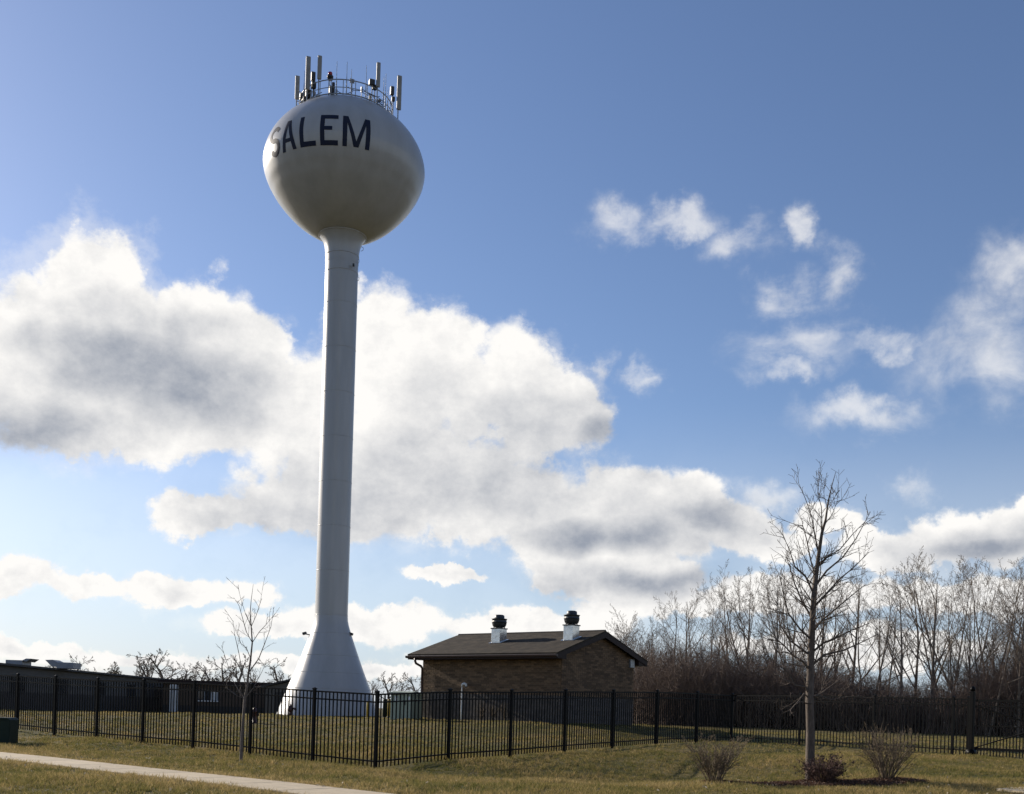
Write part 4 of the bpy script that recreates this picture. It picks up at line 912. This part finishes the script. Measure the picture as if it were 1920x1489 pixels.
limb(1250, [(1545, 1228), (1580, 1220), (1610, 1207), (1648, 1188)], .032, .4)
limb(1230, [(1500, 1215), (1480, 1200), (1462, 1170), (1455, 1140)], .030, .3)
limb(1225, [(1545, 1205), (1570, 1195), (1600, 1180), (1640, 1165)], .028, -.6)
limb(1200, [(1500, 1180), (1478, 1150), (1468, 1110), (1462, 1075)], .028, -.5)
limb(1180, [(1545, 1160), (1575, 1135), (1605, 1110), (1625, 1095)], .028, .5)
limb(1160, [(1505, 1130), (1490, 1095), (1480, 1060), (1472, 1040)], .026, .4)
limb(1140, [(1548, 1115), (1575, 1085), (1600, 1065), (1630, 1035)], .028, -.4)
limb(1115, [(1510, 1080), (1490, 1062), (1480, 1030), (1466, 1000)], .026, -.2)
limb(1100, [(1550, 1070), (1580, 1045), (1605, 1010), (1632, 960)], .028, .2)
limb(1085, [(1520, 1050), (1512, 1010), (1505, 985), (1488, 985)], .020, .5)
limb(1062, [(1550, 1045), (1575, 1030), (1600, 1000), (1625, 975)], .022, -.3)
limb(1040, [(1528, 1005), (1522, 970), (1510, 935), (1497, 905)], .020, .1)
limb(1020, [(1541, 985), (1540, 950), (1533, 925), (1536, 895)], .016, -.2)
limb(985, [(1560, 965), (1568, 945), (1572, 930)], .010, .2)
for i in range(30):                                            # shorter shoots all the way up
    y = rng.uniform(920, 1255); q, rr = lead_at(y); a = rng.uniform(0, 2 * math.pi); cd = norm(np.array([math.cos(a), math.sin(a), rng.uniform(.3, 1.1)]))
    grow(S, q, cd, rng.uniform(.3, 1.25) * (.55 + .45 * (y - 900) / 300), max(.006, rr * .22), 2, 4, [0, 0, 5, 3], [0, 0, 40, 40], [0, 0, .45, .4], .10, .10, None, .25, .0035, .3)
tree_obj('bare_tree', S, TB, 'bare grey-barked tree in the mulch bed, tallest in front of the fence', None, M['bark'], 12, 5)

# sapling by the sidewalk
SB = on(452, 27.0)
S = [[] for _ in range(5)]
lead2 = [(452, 1430), (453, 1390), (456, 1350), (459, 1310), (463, 1290), (466, 1262), (470, 1235), (473, 1205), (471, 1175), (469, 1150), (471, 1125), (475, 1095)]
sp_ = [P(x, y, SB[1]) for x, y in lead2]; sp_[0][2] = SB[2] - .05; sr = [.042, .036, .034, .033, .03, .026, .022, .018, .014, .011, .007, .003]
for i in range(len(sp_) - 1): S[0].append((sp_[i], sp_[i + 1], sr[i], sr[i + 1]))
for i, pts_, r in ((3, [(448, 1295), (436, 1275), (428, 1250), (415, 1210)], .014), (3, [(475, 1290), (490, 1262), (500, 1240)], .014), (4, [(455, 1265), (448, 1225), (440, 1190), (437, 1165)], .014), (5, [(485, 1235), (497, 1205), (508, 1175), (513, 1145)], .016), (6, [(462, 1215), (450, 1205), (444, 1180)], .010),
                 (7, [(486, 1185), (500, 1170), (516, 1150)], .012), (7, [(462, 1185), (455, 1160), (448, 1135), (438, 1120)], .012), (8, [(480, 1155), (488, 1130), (492, 1105)], .009), (8, [(460, 1150), (452, 1125), (446, 1100)], .009), (3, [(445, 1305), (425, 1290), (412, 1268)], .010)):
    pts3 = [sp_[i]] + [P(x, y, SB[1] + .5 * math.sin(i * 2.3 + j) * (j + 1) / 4) for j, (x, y) in enumerate(pts_)]
    for j in range(len(pts3) - 1):
        r0, r1 = r * (1 - .75 * j / (len(pts3) - 1)), r * (1 - .75 * (j + 1) / (len(pts3) - 1)); S[1].append((pts3[j], pts3[j + 1], r0, r1))
        for c in range(2):
            dd = norm(pts3[j + 1] - pts3[j]); a = math.radians(rng.uniform(25, 55)); cd = norm(dd * math.cos(a) + perp(dd) * math.sin(a) + np.array([0, 0, .2]))
            grow(S, pts3[j] + (pts3[j + 1] - pts3[j]) * rng.uniform(.3, 1), cd, rng.uniform(.15, .42), .005, 2, 3, [0, 0, 2], [0, 0, 40], [0, 0, .5], .08, .05, None, .3, .003, .4)
tree_obj('sapling', S, SB, 'thin bare sapling beside the sidewalk in front of the left fence', None, M['bark_sap'], 8, 4)

# three shrubs round the mulch bed
def shrub(px, D, h, w_, n, m, label, leaf=None, dens=4):
    p = on(px, D); S = [[] for _ in range(4)]
    for i in range(n):
        a = rng.uniform(0, 2 * math.pi); lean = rng.uniform(0.05, 1) ** .8 * w_ / h
        d = norm(np.array([math.cos(a) * lean, math.sin(a) * lean, 1])); q = p + np.array([math.cos(a), math.sin(a), 0]) * rng.uniform(0, .12) - Z3 * .03
        grow(S, q, d, h * rng.uniform(.65, 1.08) / max(.55, d[2]) * .95, rng.uniform(.007, .013), 0, 2, [dens, 4], [30, 34], [.42, .45], .05, .0, None, .25, .0036, .35)
    e = tree_obj('shrub', S, p, label, 'bare shrubs of the mulch bed', m, 4, 3, 1, 'shrub', 'twigs')
    if leaf:
        mb = MB()
        for seg in S[1] + S[2]:
            for _ in range(1):
                if rng.random() < leaf:
                    c = seg[1] + rng.normal(size=3) * .02; u = norm(rng.normal(size=3)) * .028; v = norm(rng.normal(size=3)) * .02
                    mb.add([c - u, c + v, c + u, c - v], [(0, 1, 2, 3)])
        mb.build('dead_leaves', M['bushred'], e)
shrub(1343, 23.8, 1.0, .85, 62, M['bushtan'], 'leafless twiggy shrub at the left end of the mulch bed')
shrub(1549, 24.0, .62, .62, 64, M['bushred'], 'low maroon shrub at the foot of the bare tree', .30, 5)
shrub(1666, 24.2, 1.15, .80, 58, M['bushtan'], 'leafless tan shrub right of the bare tree, tallest of the three')
# mulch bed as chips
mb = MB(); c0 = on(1530, 24.15)
mp_ = []
for k in range(48):
    t = 2 * math.pi * k / 48; mp_.append((c0[0] + 2.35 * math.cos(t) * (1 + .12 * math.sin(3 * t + 1)), c0[1] + .75 * math.sin(t) * (1 + .15 * math.sin(5 * t))))
vs = [(x, y, gz(x, y) + .005) for x, y in mp_] + [(c0[0], c0[1], gz(c0[0], c0[1]) + .09)]
mb.add(vs, [(k, (k + 1) % 48, 48) for k in range(48)]); tag(mb.build('mulch_bed', M['mulch']), kind='structure')
mb = MB()
for k in range(5200):
    t = rng.uniform(0, 2 * math.pi); r = math.sqrt(rng.uniform(0, 1)) * 1.05; x, y = c0[0] + 2.35 * r * math.cos(t), c0[1] + .78 * r * math.sin(t); z = gz(x, y) + rng.uniform(.02, .06) if k % 40 == 0 else None
    mb_z = .02 + .07 * max(0, 1 - r) + rng.uniform(0, .05); u = norm(rng.normal(size=3)) * rng.uniform(.02, .05); v = norm(rng.normal(size=3)) * rng.uniform(.012, .025); c = np.array([x, y, mb_z])
    mb.add([c - u, c + v, c + u, c - v], [(0, 1, 2, 3)])
V_ = np.array(mb.v); V_[:, 2] += np.repeat(gz(V_.reshape(-1, 4, 3)[:, :, 0].mean(1), V_.reshape(-1, 4, 3)[:, :, 1].mean(1)), 4); mb.v = [tuple(q) for q in V_]
tag(mb.build('mulch_chips', M['leafdry']), 'dark brown bark chips under the shrubs', 'mulch', kind='stuff')

# dry ornamental plants against the pump house
for i, px in enumerate((905, 926, 948)):
    u = min(np.arange(1, 8, .05), key=lambda q_: abs(proj(s3(q_, O2 - .5, 1.6))[0] - px)); q = s3(u, O2 - .55, 0); q[2] = gz(q[0], q[1]); S = [[] for _ in range(3)]
    for k in range(34):
        a = rng.uniform(0, 6.28); l = rng.uniform(.05, .5); grow(S, q, norm(np.array([math.cos(a) * l, math.sin(a) * l, 1])), rng.uniform(.5, .85), .008, 0, 1, [3], [30], [.3], .06, .0, None, .4, .004, .5)
    e = tree_obj('dry_shrub', S, q, ('leftmost', 'middle', 'rightmost')[i] + ' dry brown shrub of three against the pump house wall', 'dry shrubs at the pump house wall', M['bushtan'], 3, 3, 1, 'shrub', 'twigs')

# the row of tall bare trees beyond the back lawn
def bg_tree(h, stems, name_seed):
    S = [[] for _ in range(5)]; ang0 = (30, 36, 27, 32, 46, 38, 30)[name_seed]
    for s in range(stems):
        a = rng.uniform(0, 6.28); l = 0.0 if stems == 1 else rng.uniform(.18, .45)
        grow(S, np.array([math.cos(a) * .15, math.sin(a) * .15, -.1]), norm(np.array([math.cos(a) * l, math.sin(a) * l, 1])), h * rng.uniform(.85, 1.0), .15 * h / 12 * (1 if stems == 1 else .72), 0, 4, [9, 6, 5, 4], [ang0, 34, 36, 40], [.52, .48, .46, .5], .030, .05, h / 14, .26, .0064, .16)
    return S
protos = []
for i, (h, st) in enumerate(((12.5, 1), (12.0, 2), (13.0, 1), (11.5, 3), (12.5, 2), (12.0, 1), (9.0, 3))): protos.append((bg_tree(h, st, i), h))
row = [(1146, 92, 1150), (1172, 88, 1140), (1196, 95, 1128), (1232, 86, 1125), (1258, 92, 1108), (1285, 84, 1102), (1312, 90, 1085), (1340, 84, 1082), (1368, 92, 1075), (1396, 82, 1062), (1422, 88, 1058), (1450, 80, 1056), (1478, 90, 1052), (1506, 82, 1062), (1536, 88, 1058), (1566, 80, 1065), (1596, 86, 1052), (1625, 78, 1060), (1655, 84, 1056), (1686, 77, 1055), (1716, 84, 1042), (1745, 76, 1036), (1772, 82, 1035), (1800, 75, 1048), (1826, 80, 1042), (1852, 73, 1046), (1880, 78, 1040), (1908, 72, 1046), (1936, 76, 1050), (1965, 70, 1050)]
ORD = ['first', 'second', 'third', 'fourth', 'fifth', 'sixth', 'seventh', 'eighth', 'ninth', 'tenth', 'eleventh', 'twelfth', 'thirteenth', 'fourteenth', 'fifteenth', 'sixteenth', 'seventeenth', 'eighteenth', 'nineteenth', 'twentieth']
ORD += ['twenty-' + o for o in ORD[:9]] + ['thirtieth'] + ['thirty-' + o for o in ORD[:9]]
made = {}
GR = 'row of tall bare trees beyond the back lawn'
for i, (px, D, top) in enumerate(row):
    k = 6 if px < 1200 else int(rng.integers(0, 6)); S, h = protos[k]; g = on(px, D); hh = P(px, top, D)[2] - g[2]
    lab = f'tall bare tree of the back row, {ORD[i]} counting from the pump house'
    # real crowns reach a little over the nominal stem height
    ztop = max(s[1][2] for l in S for s in l); sc = hh / ztop
    if k not in made:
        e = empty('bare_tree', g, lab, 'tree', GR)
        link('trunk', segs_mesh('trunk', S[0] + S[1], M['bark_far'], 6), e); link('crown', segs_mesh('crown', S[2] + S[3] + S[4], M['bark_far'], 3), e)
        e.scale = (sc, sc, sc); e.rotation_euler.z = rng.uniform(0, 6.28); made[k] = e
    else: copy_tree(made[k], g, rng.uniform(0, 6.28), (sc * rng.uniform(.9, 1.15),) * 2 + (sc,), lab, GR)

# brush thicket under them: nobody could count its stems
S = []
def brush(n, x0, x1, D0, D1, h0, h1):
    for i in range(n):
        px = rng.uniform(x0, x1); D = rng.uniform(D0, D1) - 8 * (px - 1200) / 700; g = P(px, CY + ROLL * (px - CX), D); p = np.array([g[0], g[1], .85])
        h = rng.uniform(.5, 1.0) * (h0 + (h1 - h0) * (px - x0) / (x1 - x0)); nst = 3
        for s in range(nst):
            d = norm(np.array([rng.normal() * .3, rng.normal() * .3, 1])); q = p; r = .022
            for j in range(4):
                d = norm(d + rng.normal(size=3) * .18); q2 = q + d * h / 4; S.append((q, q2, r, r * .75)); r *= .75
                for t in range(3 if j else 1):
                    dd = norm(d + rng.normal(size=3) * .7); L = h * rng.uniform(.1, .26); S.append((q2, q2 + dd * L, .009, .005))
                    S.append((q2 + dd * L * .5, q2 + dd * L * .5 + norm(dd + rng.normal(size=3) * .7) * L * .6, .008, .005))
                q = q2
brush(1150, 1185, 1560, 80, 94, 6.1, 5.2); brush(600, 1540, 1780, 79, 92, 4.6, 3.2); brush(420, 1780, 1990, 80, 92, 4.4, 8.5); brush(260, 1120, 1240, 92, 100, 4.6, 6.4)
tag(link('brush_thicket', segs_mesh('brush_thicket', S, M['brush'], 3)), 'dense brown leafless brush under the back row of trees', 'brush', kind='stuff')

# far trees on the left and between tower and pump house
def far_tree(h, spread):
    S = [[] for _ in range(5)]
    grow(S, np.array([0, 0, -.2]), np.array([0, 0, 1.]), h * .72, .26, 0, 4, [8, 6, 5, 3], [46 * spread, 40, 40, 40], [.6, .5, .5, .5], .10, .03, h / 12, .30, .016, .2); return S
fp = [far_tree(8, 1.0), far_tree(8.5, 1.15), far_tree(7, .8), far_tree(8, 1.25)]
fmade = {}; GF = 'far bare trees left of the pump house'
frow = [(92, 150, 1246, 0), (118, 140, 1238, 1), (140, 145, 1226, 3), (168, 150, 1250, 0), (222, 140, 1240, 2), (262, 128, 1236, 0), (288, 122, 1226, 2), (312, 118, 1217, 1), (345, 130, 1240, 3), (372, 128, 1246, 0), (398, 125, 1240, 1), (424, 120, 1228, 3), (446, 122, 1224, 0), (488, 135, 1252, 1), (519, 118, 1231, 3), (536, 140, 1262, 0), (700, 150, 1276, 2), (727, 120, 1258, 0), (752, 125, 1268, 3), (782, 122, 1260, 1), (806, 130, 1268, 2)]
for i, (px, D, top, k) in enumerate(frow):
    S = fp[k]; g = on(px, D); hh = P(px, top, D)[2] - g[2]; zt = max(s[1][2] for l in S for s in l); sc = hh / zt
    lab = (f'small far bare tree above the left roofs, {ORD[i]} from the left' if px < 600 else f'small far bare tree between tower and pump house, {ORD[i - 16]} from the tower')
    if k not in fmade:
        e = empty('far_tree', g, lab, 'tree', GF); link('trunk', segs_mesh('trunk', S[0] + S[1], M['bark_far'], 5), e); link('crown', segs_mesh('crown', S[2] + S[3] + S[4], M['bark_far'], 3), e)
        e.scale = (sc,) * 3; fmade[k] = e
    else: copy_tree(fmade[k], g, rng.uniform(0, 6.28), (sc * 1.15, sc * 1.15, sc), lab, GF)
def leafy(px, D, top, w_, label, n=900):
    g = on(px, D); h = P(px, top, D)[2] - g[2]; e = empty('leafy_oak', g, label, 'tree', 'far trees still holding brown leaves')
    S = [[] for _ in range(3)]; grow(S, g - Z3 * .2, np.array([0, 0, 1.]), h * .7, .2, 0, 2, [9, 5], [50, 40], [.6, .5], .1, .05, None, .3, .02, .25)
    link('trunk', segs_mesh('trunk', S[0] + S[1] + S[2], M['bark_far'], 4, g), e)
    ends = [s[1] for s in S[2]] + [s[1] for s in S[1]]; mb = MB()
    for k in range(n):
        c = ends[int(rng.integers(len(ends)))] + rng.normal(size=3) * np.array([.32, .32, .26]) ; u = norm(rng.normal(size=3)) * .17; v = norm(rng.normal(size=3)) * .12; mb.add([c - u, c + v, c + u, c - v], [(0, 1, 2, 3)])
    mb.build('crown', M['leafdark'], e)
leafy(240, 120, 1236, 4, 'dark leafy oak rising above the long building roof')
leafy(352, 116, 1250, 4, 'dark leafy oak left of the sapling, above the brown building', 700)
leafy(383, 118, 1254, 4, 'lower dark leafy oak nearest the sapling, above the brown building', 600)

# ------------------------------------------------------------------ grass
def blades(name, n, sample, h0, h1, wd, label):
    nt_ = n // 9; cx_, cy_ = sample(nt_); k_ = rng.integers(0, nt_, n); sp = .035 * (1 + (cy_[k_] > 33) * .6)
    x, y = cx_[k_] + rng.normal(size=n) * sp, cy_[k_] + rng.normal(size=n) * sp; tt_ = rng.normal(0, .19, nt_)[k_]; th_ = rng.uniform(.55, 1.35, nt_)[k_]
    keep = ~on_walk(x, y, -.03); e_ = ((x - c0[0]) / 2.4) ** 2 + ((y - c0[1]) / .85) ** 2; keep &= e_ > 1.0
    x, y, tt_, th_ = x[keep], y[keep], tt_[keep], th_[keep]; n = len(x); z = gz(x, y)
    patch = .5 + .25 * (np.sin(x * .9 + 1.3 * np.sin(y * .7)) + np.sin(y * 1.1 + 1.7 * np.sin(x * .5 + 1)))
    edge = np.where(on_walk(x, y, .5), .22, 0) + np.where(on_walk(x, y, 1.3), .12, 0) + .22 * np.exp(-((y - (23.0 - .06 * x)) / 1.6) ** 2) * (x > -3)
    tone = np.clip(.30 * patch + rng.normal(.28, .12, n) + tt_ + edge, 0, 1)
    h = rng.uniform(h0, h1, n) * (.7 + .6 * patch) * th_; a = rng.uniform(0, 2 * math.pi, n); lean = rng.normal(0, .55, (n, 2))
    wv = np.stack([np.cos(a), np.sin(a), np.zeros(n)], -1) * (wd * rng.uniform(.6, 1.4, n))[:, None]
    b = np.stack([x, y, z - .01], -1); tip = b + np.stack([lean[:, 0] * h, lean[:, 1] * h, h], -1)
    V = np.stack([b - wv, b + wv, tip], 1).reshape(-1, 3)
    me = bpy.data.meshes.new(name); me.vertices.add(3 * n); me.vertices.foreach_set('co', V.ravel().astype(np.float32)); me.loops.add(3 * n); me.loops.foreach_set('vertex_index', np.arange(3 * n, dtype=np.int32))
    me.polygons.add(n); me.polygons.foreach_set('loop_start', np.arange(0, 3 * n, 3)); me.polygons.foreach_set('loop_total', np.full(n, 3)); me.update()
    at = me.attributes.new('tone', 'FLOAT', 'POINT'); at.data.foreach_set('value', np.repeat(tone, 3).astype(np.float32)); me.materials.append(M['blade'])
    tag(link(name, me), label, 'grass', kind='stuff')
def samp(D0, D1, pw):
    def f(n):
        D = D0 + (D1 - D0) * rng.uniform(0, 1, n) ** pw; k = rng.uniform(-1060, 1060, n) / F; return k * D, D
    return f
blades('lawn_grass', 420000, samp(15.5, 34, 1.0), .03, .095, .008, 'short winter-brown grass of the verge and bank before the fence')
blades('back_lawn_grass', 170000, samp(33, 64, 1.1), .03, .08, .014, 'short winter-brown grass inside the fence round the tower')
mb = MB()
for k in range(170):
    D = rng.uniform(16.5, 27); x = rng.uniform(-1000, 1000) / F * D; c = np.array([x, D, gz(x, D) + .045]); u = norm(rng.normal(size=3)) * .035; v = norm(rng.normal(size=3)) * .022; mb.add([c - u, c + v, c + u, c - v], [(0, 1, 2, 3)])
tag(mb.build('leaf_litter', M['litter']), 'scattered pale fallen leaves in the grass', 'leaves', kind='stuff')
